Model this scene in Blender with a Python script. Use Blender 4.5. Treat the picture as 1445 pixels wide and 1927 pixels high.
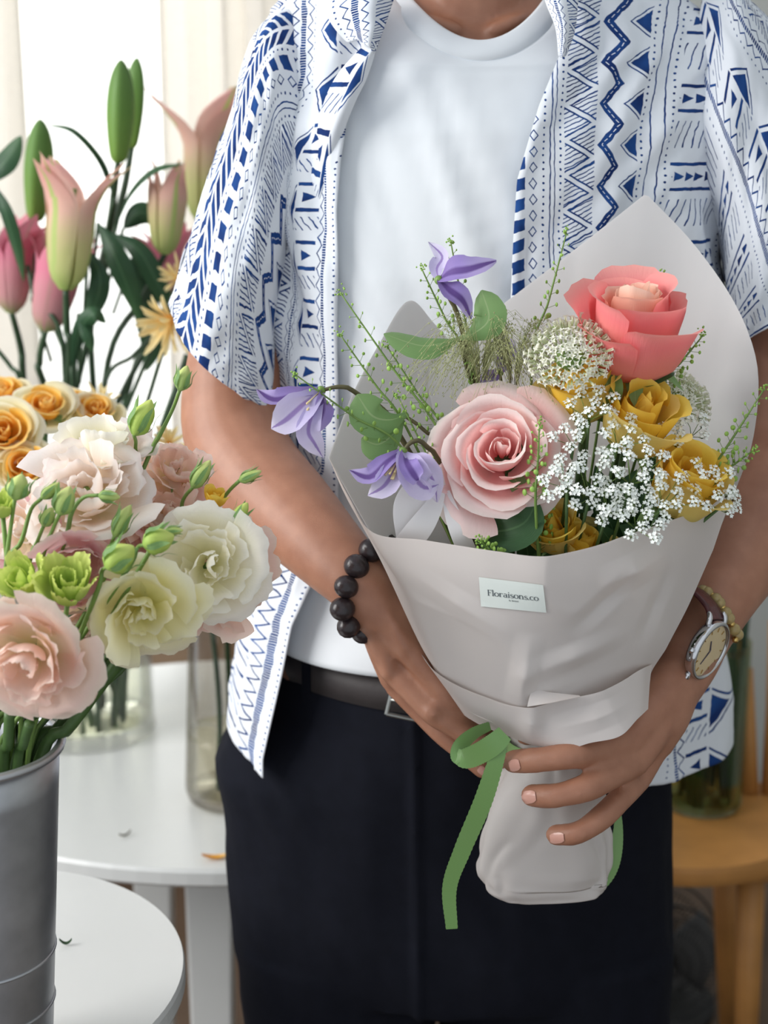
import bpy, bmesh, math, random
import numpy as np
from mathutils import Vector, Matrix, Quaternion, noise
from mathutils.bvhtree import BVHTree

sc = bpy.context.scene
for o in list(bpy.data.objects):
    bpy.data.objects.remove(o)
COL = sc.collection
pi = math.pi
rnd = random.Random(7)

# ------------------------------------------------------------------ camera
FPX, CX, CY = 2800.0, 722.5, 963.5          # focal length and centre for a 1445 x 1927 frame
PITCH = math.radians(14.0)
CAM = Vector((0.0, 0.0, 1.365))
cam_d = bpy.data.cameras.new('camera')
cam_d.sensor_fit = 'VERTICAL'
cam_d.sensor_height = 17.3
cam_d.sensor_width = 13.0
cam_d.lens = 17.3 * FPX / 1927.0
cam_d.clip_start = 0.02
cam_d.clip_end = 60
cam_d.dof.use_dof = True
cam_d.dof.focus_distance = 1.06
cam_d.dof.aperture_fstop = 2.8
cam_o = bpy.data.objects.new('camera', cam_d)
COL.objects.link(cam_o)
cam_o.location = CAM
cam_o.rotation_euler = (pi / 2 - PITCH, 0, 0)
sc.camera = cam_o

# ------------------------------------------------------------------ light
world = bpy.data.worlds.new('daylight')
sc.world = world
world.use_nodes = True
bgn = world.node_tree.nodes['Background']
bgn.inputs[0].default_value = (0.86, 0.93, 1.0, 1)
bgn.inputs[1].default_value = 0.45

def area(name, loc, target, sx, sy, power, color):
    d = bpy.data.lights.new(name, 'AREA')
    d.shape = 'RECTANGLE'
    d.size, d.size_y, d.energy, d.color = sx, sy, power, color
    o = bpy.data.objects.new(name, d)
    COL.objects.link(o)
    o.location = loc
    o.rotation_euler = (Vector(target) - Vector(loc)).to_track_quat('-Z', 'Y').to_euler()
    return o
# daylight of the shop window to the left of the camera, and of the curtained window behind
area('daylight_side_window', (-1.95, 0.62, 1.95), (0.1, 1.15, 1.1), 1.3, 1.5, 34, (1.0, 0.985, 0.96))
area('daylight_back_window', (-0.75, 3.5, 1.75), (-0.6, 1.8, 1.3), 2.2, 1.8, 52, (1.0, 0.99, 0.965))

sc.view_settings.view_transform = 'Standard'
sc.view_settings.look = 'None'
sc.view_settings.gamma = 1.0
sc.view_settings.use_curve_mapping = False
sc.view_settings.exposure = 0.78
sc.cycles.transparent_max_bounces = 32

# ------------------------------------------------------------------ geometry helpers
COSP, SINP = math.cos(PITCH), math.sin(PITCH)
def ray(px, py):
    u, v = (px - CX) / FPX, -(py - CY) / FPX
    return Vector((u, COSP + v * SINP, -SINP + v * COSP))
def P(px, py, y):
    d = ray(px, py)
    return CAM + d * (y / d.y)
def scale_at(py, y):                       # metres per photo pixel at that place
    return (y / ray(CX, py).y) / FPX

def proj(p):
    d = Vector(p) - CAM
    z = d.y * COSP - d.z * SINP
    return CX + d.x / z * FPX, CY - (d.y * SINP + d.z * COSP) / z * FPX
def lerp(a, b, t): return a + (b - a) * t
def smooth01(t):
    t = min(1, max(0, t)); return t * t * (3 - 2 * t)
def cr(pts, n):
    """Catmull-Rom through pts (tuples or Vectors), n samples."""
    A = np.array([tuple(p) for p in pts], float)
    m = len(A)
    out = []
    for i in range(n):
        x = i / (n - 1) * (m - 1)
        k = min(int(x), m - 2); t = x - k
        p1, p2 = A[k], A[k + 1]
        p0 = A[k - 1] if k > 0 else 2 * p1 - p2
        p3 = A[k + 2] if k + 2 < m else 2 * p2 - p1
        out.append(0.5 * ((2 * p1) + (p2 - p0) * t + (2 * p0 - 5 * p1 + 4 * p2 - p3) * t * t + (3 * p1 - p0 - 3 * p2 + p3) * t ** 3))
    return np.array(out)
def grid_faces(nr, nc, wrap=False):
    F = []
    for r in range(nr - 1):
        for c in range(nc if wrap else nc - 1):
            d = (c + 1) % nc
            F.append((r * nc + c, r * nc + d, (r + 1) * nc + d, (r + 1) * nc + c))
    return F
def surf(ctrl, nr, nc):
    """Smooth patch through a control grid of points (rows x columns)."""
    rows = [cr(r, nc) for r in ctrl]
    cols = []
    for c in range(nc):
        cols.append(cr([r[c] for r in rows], nr))
    V = [Vector(cols[c][r]) for r in range(nr) for c in range(nc)]
    return V, grid_faces(nr, nc)
def tube(path, radii, n=8, caps=True, flat=1.0, flatdir=None):
    """Swept tube. radii: number or list; flat squashes across flatdir."""
    path = [Vector(p) for p in path]
    m = len(path)
    if not hasattr(radii, '__len__'): radii = [radii] * m
    V, F = [], []
    ref = None
    for i in range(m):
        t = (path[min(i + 1, m - 1)] - path[max(i - 1, 0)])
        if t.length < 1e-9: t = Vector((0, 0, 1))
        t.normalize()
        if flatdir is not None:
            a = flatdir - t * flatdir.dot(t)
            if a.length < 1e-6: a = t.orthogonal()
        elif ref is None: a = t.orthogonal()
        else: a = ref - t * ref.dot(t)
        a.normalize(); ref = a
        b = t.cross(a)
        for k in range(n):
            w = 2 * pi * k / n
            V.append(path[i] + a * (math.cos(w) * radii[i] * flat) + b * (math.sin(w) * radii[i]))
    F = [f[::-1] for f in grid_faces(m, n, True)]
    if caps:
        F.append(tuple(range(n)))
        F.append(tuple(range((m - 1) * n, m * n))[::-1])
    return V, F
def stube(ctrl, radii, ns=16, n=8, **k):
    """Tube along a smooth curve through ctrl; radii per control point."""
    path = cr(ctrl, ns)
    if hasattr(radii, '__len__'):
        rr = [float(x[0]) for x in cr([(r,) for r in radii], ns)]
    else: rr = radii
    return tube(path, rr, n, **k)
def lathe(prof, n=32, cap0=True, cap1=False):
    V, F = [], []
    for r, z in prof:
        for k in range(n):
            w = 2 * pi * k / n
            V.append(Vector((r * math.cos(w), r * math.sin(w), z)))
    F = grid_faces(len(prof), n, True)
    if cap0: F.append(tuple(range(n))[::-1])
    if cap1: F.append(tuple(range((len(prof) - 1) * n, len(prof) * n)))
    return V, F
def box(cx, cy, cz, sx, sy, sz):
    x, y, z = sx / 2, sy / 2, sz / 2
    V = [Vector((cx + i * x, cy + j * y, cz + k * z)) for i in (-1, 1) for j in (-1, 1) for k in (-1, 1)]
    F = [(0, 1, 3, 2), (4, 6, 7, 5), (0, 4, 5, 1), (2, 3, 7, 6), (0, 2, 6, 4), (1, 5, 7, 3)]
    return V, F
class Join:
    def __init__(s): s.V, s.F = [], []
    def add(s, vf):
        k = len(s.V); s.V += list(vf[0]); s.F += [tuple(i + k for i in f) for f in vf[1]]
        return s
    @property
    def vf(s): return s.V, s.F
def moved(vf, M):
    return [M @ Vector(v) for v in vf[0]], vf[1]
def frame(loc, axis, spin=0.0):
    """Matrix whose +Z runs along axis."""
    q = Vector(axis).normalized().to_track_quat('Z', 'Y')
    return Matrix.Translation(Vector(loc)) @ q.to_matrix().to_4x4() @ Matrix.Rotation(spin, 4, 'Z')

# ------------------------------------------------------------------ object helpers
TM = {}
def mesh_of(name, V, F, mat, uv=None, smooth=True):
    me = bpy.data.meshes.new(name)
    me.from_pydata([tuple(v) for v in V], [], F)
    if uv is not None:
        l = me.uv_layers.new(name='UVMap')
        idx = np.empty(len(me.loops), np.int32); me.loops.foreach_get('vertex_index', idx)
        l.data.foreach_set('uv', np.asarray(uv, np.float32)[idx].ravel())
    if smooth:
        me.polygons.foreach_set('use_smooth', [True] * len(me.polygons))
    if mat is not None: me.materials.append(mat)
    me.update()
    return me
def link(name, me, parent=None, M=None):
    o = bpy.data.objects.new(name, me)
    COL.objects.link(o)
    if parent is not None: o.parent = parent
    if M is not None: o.matrix_basis = M
    TM[o.name] = M.copy() if M is not None else Matrix()
    return o
def thing(name, label, cat, M=None, group=None):
    """An Empty at the base of a thing; M is its placement."""
    if M is None: M = Matrix()
    elif isinstance(M, Vector): M = Matrix.Translation(M)
    o = link(name, None, None, M)
    o.empty_display_size = 0.02
    return tag(o, label, cat, group)
def tag(o, label, cat, group=None):
    o['label'], o['category'] = label, cat
    if group: o['group'] = group
    return o
def world_m(o):
    M = TM[o.name]
    while o.parent is not None:
        o = o.parent; M = TM[o.name] @ M
    return M
def wpart(name, vf, mat, parent=None, uv=None, smooth=True, label=None, kind=None):
    """A mesh given in world coordinates, linked under parent."""
    V, F = vf
    if parent is not None:
        I = world_m(parent).inverted()
        V = [I @ Vector(v) for v in V]
    o = link(name, mesh_of(name, V, F, mat, uv, smooth), parent)
    if label: o['label'] = label
    if kind: o['kind'] = kind
    return o
def lpart(name, vf, mat, parent, M=None, uv=None, smooth=True, label=None, kind=None):
    o = link(name, mesh_of(name, vf[0], vf[1], mat, uv, smooth), parent, M)
    if label: o['label'] = label
    if kind: o['kind'] = kind
    return o
def wthing(name, vf, mat, label, cat, group=None, uv=None, smooth=True):
    """A thing of one mesh; its origin is put at its base."""
    V, F = vf
    V = [Vector(v) for v in V]
    c = sum(V, Vector()) / len(V)
    c.z = min(v.z for v in V)
    o = link(name, mesh_of(name, [v - c for v in V], F, mat, uv, smooth), None, Matrix.Translation(c))
    return tag(o, label, cat, group)
def struct(name, vf, mat, parent=None, smooth=False, uv=None):
    o = link(name, mesh_of(name, vf[0], vf[1], mat, uv, smooth), parent)
    o['kind'] = 'structure'
    return o
def solid(o, th, offset=0.0):
    m = o.modifiers.new('thickness', 'SOLIDIFY'); m.thickness = th; m.offset = offset; m.use_rim = th > .0007
    return o
def bev(o, w, seg=2):
    m = o.modifiers.new('bevel', 'BEVEL'); m.width = w; m.segments = seg; m.limit_method = 'ANGLE'
    return o
def remesh(name, vf, voxel, smooth_it, mat):
    """One continuous surface out of overlapping closed pieces."""
    me = mesh_of(name, vf[0], vf[1], mat)
    o = bpy.data.objects.new('tmp', me); COL.objects.link(o)
    m = o.modifiers.new('r', 'REMESH'); m.mode = 'VOXEL'; m.voxel_size = voxel; m.use_smooth_shade = True
    s = o.modifiers.new('s', 'SMOOTH'); s.factor = 0.5; s.iterations = smooth_it
    dg = bpy.context.evaluated_depsgraph_get()
    res = bpy.data.meshes.new_from_object(o.evaluated_get(dg))
    bpy.data.objects.remove(o)
    res.name = name
    if not res.materials: res.materials.append(mat)
    return res
def fbm(x, y, z, o=3):
    return noise.fractal(Vector((x, y, z)), 1.0, 2.0, o)

# ------------------------------------------------------------------ materials
def new_mat(name):
    m = bpy.data.materials.new(name); m.use_nodes = True
    nt = m.node_tree
    return m, nt, nt.nodes['Principled BSDF'], nt.nodes['Material Output']
def node(nt, t, **kw):
    n = nt.nodes.new(t)
    for k, v in kw.items(): setattr(n, k, v)
    return n
def ramp(nt, stops):
    n = nt.nodes.new('ShaderNodeValToRGB')
    e = n.color_ramp.elements
    while len(e) > 1: e.remove(e[-1])
    e[0].position, e[0].color = stops[0][0], (*stops[0][1], 1)
    for p, c in stops[1:]:
        x = e.new(p); x.color = (*c, 1)
    return n
def srgb(r, g, b):
    f = lambda c: (c / 255 / 12.92) if c / 255 <= .04045 else ((c / 255 + .055) / 1.055) ** 2.4
    return (f(r), f(g), f(b))
def simple(name, col, rough=0.5, metal=0.0, var=0.06, scale=40.0, bump=0.0, bscale=200.0, sheen=0.0, spec=0.5, sss=0.0, coord='Object', sub_col=None):
    """Principled with a procedural tone variation and optional fine relief."""
    m, nt, b, out = new_mat(name)
    tc = node(nt, 'ShaderNodeTexCoord')
    nz = node(nt, 'ShaderNodeTexNoise'); nz.inputs['Scale'].default_value = scale; nz.inputs['Detail'].default_value = 4
    nt.links.new(tc.outputs[coord], nz.inputs['Vector'])
    c2 = sub_col or tuple(x * (1 - var * 3) for x in col)
    r = ramp(nt, [(0.3, c2), (0.7, tuple(min(1, x * (1 + var)) for x in col))])
    nt.links.new(nz.outputs['Fac'], r.inputs[0]); nt.links.new(r.outputs[0], b.inputs['Base Color'])
    b.inputs['Roughness'].default_value = rough
    b.inputs['Metallic'].default_value = metal
    b.inputs['Specular IOR Level'].default_value = spec
    b.inputs['Sheen Weight'].default_value = sheen
    if sss:
        b.inputs['Subsurface Weight'].default_value = sss
        b.inputs['Subsurface Radius'].default_value = (0.008, 0.003, 0.0015)
        b.inputs['Subsurface Scale'].default_value = 1.0
    if bump:
        n2 = node(nt, 'ShaderNodeTexNoise'); n2.inputs['Scale'].default_value = bscale; n2.inputs['Detail'].default_value = 3
        nt.links.new(tc.outputs[coord], n2.inputs['Vector'])
        bp = node(nt, 'ShaderNodeBump'); bp.inputs['Strength'].default_value = bump; bp.inputs['Distance'].default_value = 0.001
        nt.links.new(n2.outputs['Fac'], bp.inputs['Height']); nt.links.new(bp.outputs[0], b.inputs['Normal'])
    return m
def petal_mat(name, stops, trans=0.35, rough=0.55, rib=None, nscale=30.0, nvar=0.12, vein=0.25):
    """Thin petal or leaf: colour runs from base (0) to tip (1) of each petal, light passes through."""
    m, nt, b, out = new_mat(name)
    uv = node(nt, 'ShaderNodeUVMap')
    sep = node(nt, 'ShaderNodeSeparateXYZ'); nt.links.new(uv.outputs[0], sep.inputs[0])
    tc = node(nt, 'ShaderNodeTexCoord')
    nz = node(nt, 'ShaderNodeTexNoise'); nz.inputs['Scale'].default_value = nscale; nz.inputs['Detail'].default_value = 3
    nt.links.new(tc.outputs['Object'], nz.inputs['Vector'])
    a = node(nt, 'ShaderNodeMath', operation='MULTIPLY_ADD'); a.inputs[1].default_value = nvar * 2
    nt.links.new(nz.outputs['Fac'], a.inputs[0])
    s = node(nt, 'ShaderNodeMath', operation='SUBTRACT'); s.inputs[1].default_value = nvar
    nt.links.new(sep.outputs[1], s.inputs[0]); nt.links.new(s.outputs[0], a.inputs[2])
    r = ramp(nt, stops); nt.links.new(a.outputs[0], r.inputs[0])
    colour = r.outputs[0]
    if rib is not None:                         # darker band along the middle of the petal
        ab = node(nt, 'ShaderNodeMath', operation='SUBTRACT'); ab.inputs[1].default_value = 0.5
        nt.links.new(sep.outputs[0], ab.inputs[0])
        ab2 = node(nt, 'ShaderNodeMath', operation='ABSOLUTE'); nt.links.new(ab.outputs[0], ab2.inputs[0])
        rr = ramp(nt, [(rib[1] * 0.5, (1, 1, 1)), (rib[1], (0, 0, 0))]); nt.links.new(ab2.outputs[0], rr.inputs[0])
        mx = node(nt, 'ShaderNodeMix', data_type='RGBA'); mx.inputs[7].default_value = (*rib[0], 1)
        nt.links.new(rr.outputs[0], mx.inputs[0]); nt.links.new(colour, mx.inputs[6]); colour = mx.outputs[2]
    nt.links.new(colour, b.inputs['Base Color'])
    b.inputs['Roughness'].default_value = rough
    b.inputs['Specular IOR Level'].default_value = 0.3
    if vein:
        mp = node(nt, 'ShaderNodeMapping'); mp.inputs['Scale'].default_value = (14, 1.2, 1)
        nt.links.new(uv.outputs[0], mp.inputs[0])
        n2 = node(nt, 'ShaderNodeTexNoise'); n2.inputs['Scale'].default_value = 4; nt.links.new(mp.outputs[0], n2.inputs['Vector'])
        bp = node(nt, 'ShaderNodeBump'); bp.inputs['Strength'].default_value = vein; bp.inputs['Distance'].default_value = 0.001
        nt.links.new(n2.outputs['Fac'], bp.inputs['Height']); nt.links.new(bp.outputs[0], b.inputs['Normal'])
    tr = node(nt, 'ShaderNodeBsdfTranslucent'); nt.links.new(colour, tr.inputs[0])
    mix = node(nt, 'ShaderNodeMixShader'); mix.inputs[0].default_value = trans
    nt.links.new(b.outputs[0], mix.inputs[1]); nt.links.new(tr.outputs[0], mix.inputs[2])
    nt.links.new(mix.outputs[0], out.inputs[0])
    return m
def glass_mat(name, col=(1, 1, 1), rough=0.02, ior=1.18, clear=0.75):
    """Thin clear glass: mostly see-through, with reflections."""
    m, nt, b, out = new_mat(name)
    nt.nodes.remove(b)
    t = node(nt, 'ShaderNodeBsdfTransparent'); t.inputs[0].default_value = (*col, 1)
    g = node(nt, 'ShaderNodeBsdfGlossy'); g.inputs['Roughness'].default_value = rough
    fr = node(nt, 'ShaderNodeFresnel'); fr.inputs[0].default_value = ior
    nz = node(nt, 'ShaderNodeTexNoise'); nz.inputs['Scale'].default_value = 25
    ma = node(nt, 'ShaderNodeMath', operation='MULTIPLY_ADD'); ma.inputs[1].default_value = 0.05; ma.inputs[2].default_value = 0.0
    nt.links.new(nz.outputs['Fac'], ma.inputs[0])
    ad = node(nt, 'ShaderNodeMath', operation='ADD'); hf = node(nt, 'ShaderNodeMath', operation='MULTIPLY'); hf.inputs[1].default_value = 0.45; nt.links.new(fr.outputs[0], hf.inputs[0]); nt.links.new(hf.outputs[0], ad.inputs[0]); nt.links.new(ma.outputs[0], ad.inputs[1])
    mx = node(nt, 'ShaderNodeMixShader')
    nt.links.new(ad.outputs[0], mx.inputs[0]); nt.links.new(t.outputs[0], mx.inputs[1]); nt.links.new(g.outputs[0], mx.inputs[2])
    nt.links.new(mx.outputs[0], out.inputs[0])
    return m

M = {}
M['wall'] = simple('wall_paint', srgb(172, 174, 170), 0.85, var=0.02, scale=3, bump=0.1)
M['wood_wall'] = simple('tan_panel', srgb(150, 125, 100), 0.7, var=0.05, scale=6)
M['floor'] = simple('floor_boards', srgb(96, 76, 60), 0.5, var=0.12, scale=5)
M['white_top'] = simple('white_laminate', srgb(208, 209, 207), 0.32, var=0.012, scale=8, bump=0.05, bscale=30)
M['frame_white'] = simple('white_frame', srgb(225, 225, 222), 0.5, var=0.01)
M['zinc'] = simple('galvanised_steel', srgb(186, 188, 192), 0.40, metal=0.85, var=0.10, scale=22, bump=0.15, bscale=60)
M['steel'] = simple('polished_steel', srgb(215, 215, 218), 0.12, metal=1.0, var=0.01)
M['buckle'] = simple('brushed_buckle', srgb(170, 172, 168), 0.35, metal=1.0, var=0.02)
M['gold'] = simple('pale_gold', srgb(214, 180, 110), 0.25, metal=1.0, var=0.02)
M['stem'] = simple('green_stem', srgb(74, 104, 52), 0.5, var=0.12, scale=50)
M['stem_dark'] = simple('dark_green_stem', srgb(48, 74, 46), 0.45, var=0.12, scale=50)
M['stem_light'] = simple('light_green_stem', srgb(118, 150, 72), 0.5, var=0.1, scale=50)
M['stem_brown'] = simple('brown_green_stem', srgb(98, 92, 58), 0.5, var=0.15, scale=50)
M['glass'] = glass_mat('clear_glass', (0.985, 0.99, 0.985))
M['glass_smoke'] = glass_mat('smoky_glass', (0.90, 0.885, 0.86), ior=1.25)
M['water'] = glass_mat('vase_water', (0.96, 0.96, 0.88), ior=1.06)

# ================================================================== the room
def PZ(px, py, z):
    d = ray(px, py)
    return CAM + d * ((z - CAM.z) / d.z)
WY = 2.75
wx = P(545, 640, WY).x                      # right edge of the window
sill = P(100, 1010, WY).z
jb = Join()
jb.add(box((wx + 1.25) / 2, WY + 0.06, 1.3, 1.25 - wx, 0.12, 2.6))
jb.add(box((wx - 2.6) / 2, WY + 0.06, sill / 2, wx + 2.6, 0.12, sill))
jb.add(box((wx - 2.6) / 2, WY + 0.06, 2.5, wx + 2.6, 0.12, 0.2))
struct('wall_back', jb.vf, M['wall'])
struct('wall_right_unseen', box(1.28, 1.2, 1.3, 0.06, 3.1, 2.6), M['wall'])  # unseen wall, added to darken the right side of the scene
struct('floor', box(-0.4, 1.2, -0.03, 4.4, 3.4, 0.06), M['floor'])
struct('baseboard_back', box((wx + 1.25) / 2, WY - 0.008, 0.045, 1.25 - wx, 0.016, 0.09), M['frame_white'])
# low tan panelling under the window
struct('trim_1', box((wx - 2.6) / 2 + 0.15, WY - 0.012, sill / 2, wx + 2.6 + 0.3, 0.024, sill), M['wood_wall'])
win = link('window_1', None); win['kind'] = 'structure'
fr = Join()
x0, x1, z0, z1 = -2.5, wx, sill, 2.4
for vf in (box((x0 + x1) / 2, WY + .05, z0 + .02, x1 - x0, .06, .04), box((x0 + x1) / 2, WY + .05, z1 - .02, x1 - x0, .06, .04),
           box(x0 + .02, WY + .05, (z0 + z1) / 2, .04, .06, z1 - z0 - .08), box(x1 - .02, WY + .05, (z0 + z1) / 2, .04, .06, z1 - z0 - .08),
           box(-1.45, WY + .05, (z0 + z1) / 2, .05, .06, z1 - z0 - .08)):
    fr.add(vf)
lpart('window_frame', fr.vf, M['frame_white'], win, smooth=False)
for a, b in ((x0 + .04, -1.475), (-1.425, x1 - .04)):
    lpart('pane', box((a + b) / 2, WY + .06, (z0 + z1) / 2, b - a, .006, z1 - z0 - .08), M['glass'], win, smooth=False)
lpart('window_sill', box((x0 + x1) / 2, WY - .03, z0 - .012, x1 - x0, .14, .024), M['frame_white'], win, smooth=False)

# ------------------------------------------------------------------ curtains
def curtain_mat(name, col, thru, clear):
    m, nt, b, out = new_mat(name)
    b.inputs['Base Color'].default_value = (*col, 1); b.inputs['Roughness'].default_value = 0.9
    tc = node(nt, 'ShaderNodeTexCoord')
    wv = node(nt, 'ShaderNodeTexNoise'); wv.inputs['Scale'].default_value = 90
    mp = node(nt, 'ShaderNodeMapping'); mp.inputs['Scale'].default_value = (1, 1, 6)
    nt.links.new(tc.outputs['Object'], mp.inputs[0]); nt.links.new(mp.outputs[0], wv.inputs['Vector'])
    r = ramp(nt, [(0.3, tuple(c * .93 for c in col)), (0.7, col)]); nt.links.new(wv.outputs['Fac'], r.inputs[0])
    nt.links.new(r.outputs[0], b.inputs['Base Color'])
    t = node(nt, 'ShaderNodeBsdfTranslucent'); nt.links.new(r.outputs[0], t.inputs[0])
    mx = node(nt, 'ShaderNodeMixShader'); mx.inputs[0].default_value = thru
    nt.links.new(b.outputs[0], mx.inputs[1]); nt.links.new(t.outputs[0], mx.inputs[2])
    tp = node(nt, 'ShaderNodeBsdfTransparent')
    m2 = node(nt, 'ShaderNodeMixShader'); m2.inputs[0].default_value = clear
    nt.links.new(mx.outputs[0], m2.inputs[1]); nt.links.new(tp.outputs[0], m2.inputs[2])
    nt.links.new(m2.outputs[0], out.inputs[0])
    return m
M['curtain'] = curtain_mat('linen_curtain', srgb(236, 232, 226), 0.5, 0.0)
M['sheer'] = curtain_mat('sheer_curtain', srgb(250, 250, 248), 0.6, 0.35)
def curtain(name, label, xa, xb, y, zlo, zhi, folds, amp, mat, seed):
    nc, nr = folds * 14, 24
    V = []
    for r in range(nr):
        z = lerp(zlo, zhi, r / (nr - 1))
        for c in range(nc):
            s = c / (nc - 1)
            a = amp * (0.75 + 0.5 * noise.noise(Vector((s * 3, seed, z * .5))))
            ph = s * folds * 2 * pi + 1.2 * noise.noise(Vector((s * 4, seed + 3, z * .35)))
            V.append(Vector((lerp(xa, xb, s) + 0.4 * a * math.sin(2 * ph), y + a * math.sin(ph), z)))
    o = wthing(name, (V, grid_faces(nr, nc)), mat, label, 'curtain')
    solid(o, 0.0012)
    return o
curtain('curtain', 'off white linen curtain hanging at the far left frame edge', -1.6, P(52, 200, 2.62).x, 2.62, 0.35, 2.42, 7, .022, M['curtain'], 1)
curtain('sheer_curtain', 'thin white sheer curtain glowing in front of the bright window', -1.0, P(330, 200, 2.68).x, 2.685, 0.75, 2.42, 7, .012, M['sheer'], 5)
curtain('curtain', 'off white linen curtain hanging behind the pink lilies and the sleeve', P(300, 200, 2.6).x, P(660, 200, 2.6).x, 2.6, .62, 2.42, 5, .018, M['curtain'], 9)
rod, F_ = tube([(-1.7, 2.63, 2.44), (0.1, 2.63, 2.44)], 0.011, 12)
wthing('curtain_rod', (rod, F_), M['frame_white'], 'white curtain rod above the window carrying the curtains', 'rod')

# ================================================================== tables
def round_top(cx, cy, z, a, b, th, n=96, r=0.004):
    prof = [(1 - .01, -th), (1, -th + r), (1, -r), (1 - .008, 0)]
    V = []
    for k, dz in prof:
        for i in range(n):
            w = 2 * pi * i / n
            V.append(Vector((cx + a * k * math.cos(w), cy + b * k * math.sin(w), z + dz)))
    F = grid_faces(len(prof), n, True)
    F.append(tuple(range(n))[::-1]); F.append(tuple(range(3 * n, 4 * n)))
    return V, F
FT = 0.60
yf, yb = PZ(400, 1638, FT).y, PZ(350, 1240, FT).y
fcx = PZ(400, 1638, FT).x
far_c = Vector((fcx, (yf + yb) / 2, 0))
t = thing('side_table', 'white oval table with glass vases behind the man', 'table', far_c)
wpart('tabletop', round_top(fcx, far_c.y, FT, 0.43, (yb - yf) / 2, 0.022), M['white_top'], t, smooth=False)
for sx, sy in ((-.66, -.28), (.52, -.55), (-.5, .55), (.52, .55)):
    x, y = fcx + .3 * sx, far_c.y + .34 * sy
    if (sx, sy) == (-.66, -.28): x = P(400, 1700, y).x
    V, F = box(0, 0, 0, 1, 1, 1)
    W = []
    for v in V:
        k = 0.052 if v.z > 0 else 0.036
        W.append(Vector((x + v.x * k * 2 * .62 + (0 if v.z > 0 else .01 * sx), y + v.y * k * 2 * .5, (FT - .022) if v.z > 0 else 0)))
    bev(wpart('leg', (W, F), M['white_top'], t, smooth=False), .004)
# tiny scratch marks are wear on the top: thin dark crumbs of leaf
NT = 0.72
nc_ = PZ(-85, 1835, NT)
near_c = Vector((nc_.x, nc_.y, 0))
t2 = thing('round_table', 'small round white table carrying the metal flower bucket', 'table', near_c)
wpart('tabletop', round_top(near_c.x, near_c.y, NT, 0.182, 0.182, 0.020), M['white_top'], t2, smooth=False)
V, F = lathe([(0.02, .03), (0.02, NT - .06), (0.06, NT - .02)], 24, True, True)
wpart('pedestal', moved((V, F), Matrix.Translation(near_c)), M['frame_white'], t2)
V, F = lathe([(0.15, 0), (0.15, .012), (0.03, .03), (0.02, .032)], 32, True, True)
wpart('foot', moved((V, F), Matrix.Translation(near_c)), M['frame_white'], t2)

# ------------------------------------------------------------------ metal bucket
BY = 0.93
bc = P(-60, 1397, BY); BR = 176 * scale_at(1397, BY)
bz = NT + 0.0005
H = bc.z - bz
bb = Vector((bc.x, bc.y, bz))
bucket = thing('flower_bucket', 'tall galvanised metal flower bucket on the small round table', 'bucket', bb)
prof = [(BR * .66, 0), (BR * .675, .004)] + [(lerp(BR * .675, BR * .955, k / 10), lerp(.004, H - .006, k / 10)) for k in range(1, 11)]
inner = [(r - .0012, z) for r, z in prof[::-1][:-1]] + [(BR * .6, .006)]
lpart('body', lathe(prof + inner, 64, True, True), M['zinc'], bucket)
rim = []
for k in range(49):
    w = 2 * pi * k / 48
    rim.append((math.cos(w) * BR * .975, math.sin(w) * BR * .975, H - .003))
lpart('rolled_rim', tube(rim, 0.0032, 8, caps=False), M['zinc'], bucket)
for zz in (.06, .10):
    r_ = lerp(BR * .675, BR * .955, (zz) / H)
    lpart('ridge', tube([(math.cos(2 * pi * k / 48) * r_, math.sin(2 * pi * k / 48) * r_, zz) for k in range(49)], .0012, 6, caps=False), M['zinc'], bucket)

# ------------------------------------------------------------------ glass vases on the far table
def vase(name, label, base, prof, water_z, mat=None, th=.0025):
    t = thing(name, label, 'vase', base)
    inner = [(max(.001, r - th), z + (th if i == 0 else 0)) for i, (r, z) in enumerate(prof)]
    o = lpart('glass_wall', lathe(prof + inner[::-1], 48, True, True), mat or M['glass'], t)
    r0 = [(r - th - .0006, z) for r, z in prof if th * 3 < z < water_z]
    if r0:
        rw = r0[-1][0]
        wprof = [(r0[0][0] * .98, r0[0][1] + .001)] + r0 + [(rw, water_z)]
        lpart('water', lathe(wprof, 48, True, True), M['water'], t)
    return t
vb = PZ(165, 1372, FT); vr = 128 * scale_at(1372, vb.y)
VA = Vector((vb.x, vb.y, FT + .0006))
vase('glass_vase', 'wide clear glass cylinder vase half full of water holding the lilies', VA,
     [(vr * .96, 0), (vr, .004), (vr, .008), (vr * .985, .012)] + [(vr * .985, .02 + .02 * k) for k in range(11)], .105, th=.004)
vb2 = PZ(430, 1505, FT); vr2 = 80 * scale_at(1505, vb2.y)
V2 = Vector((vb2.x, vb2.y, FT + .0006))
vase('glass_vase', 'tall smoky glass vase on the white table beside the shirt hem', V2,
     [(vr2 * .75, 0), (vr2 * .93, .006), (vr2 * 1.0, .018)] + [(lerp(vr2, vr2 * .78, k / 10), .03 + .022 * k) for k in range(11)], .09, M['glass_smoke'])
def petal_flat(name, label, px, py, z, L, W, ang, mat):
    c = PZ(px, py, z)
    V, uv = [], []
    for i in range(9):
        s = i / 8; w = W * math.sin(pi * min(1, s * .95 + .05)) ** .8
        for j in (-1, 0, 1):
            V.append(c + Vector((math.cos(ang) * (s - .5) * L - math.sin(ang) * w * j, math.sin(ang) * (s - .5) * L + math.cos(ang) * w * j, .0012 + .004 * (2 * s - 1) ** 2 + .002 * j * j)))
            uv.append((j * .5 + .5, s))
    return solid(wthing(name, (V, grid_faces(9, 3)), mat, label, name.split('_')[-1], uv=uv), .0004)

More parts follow.
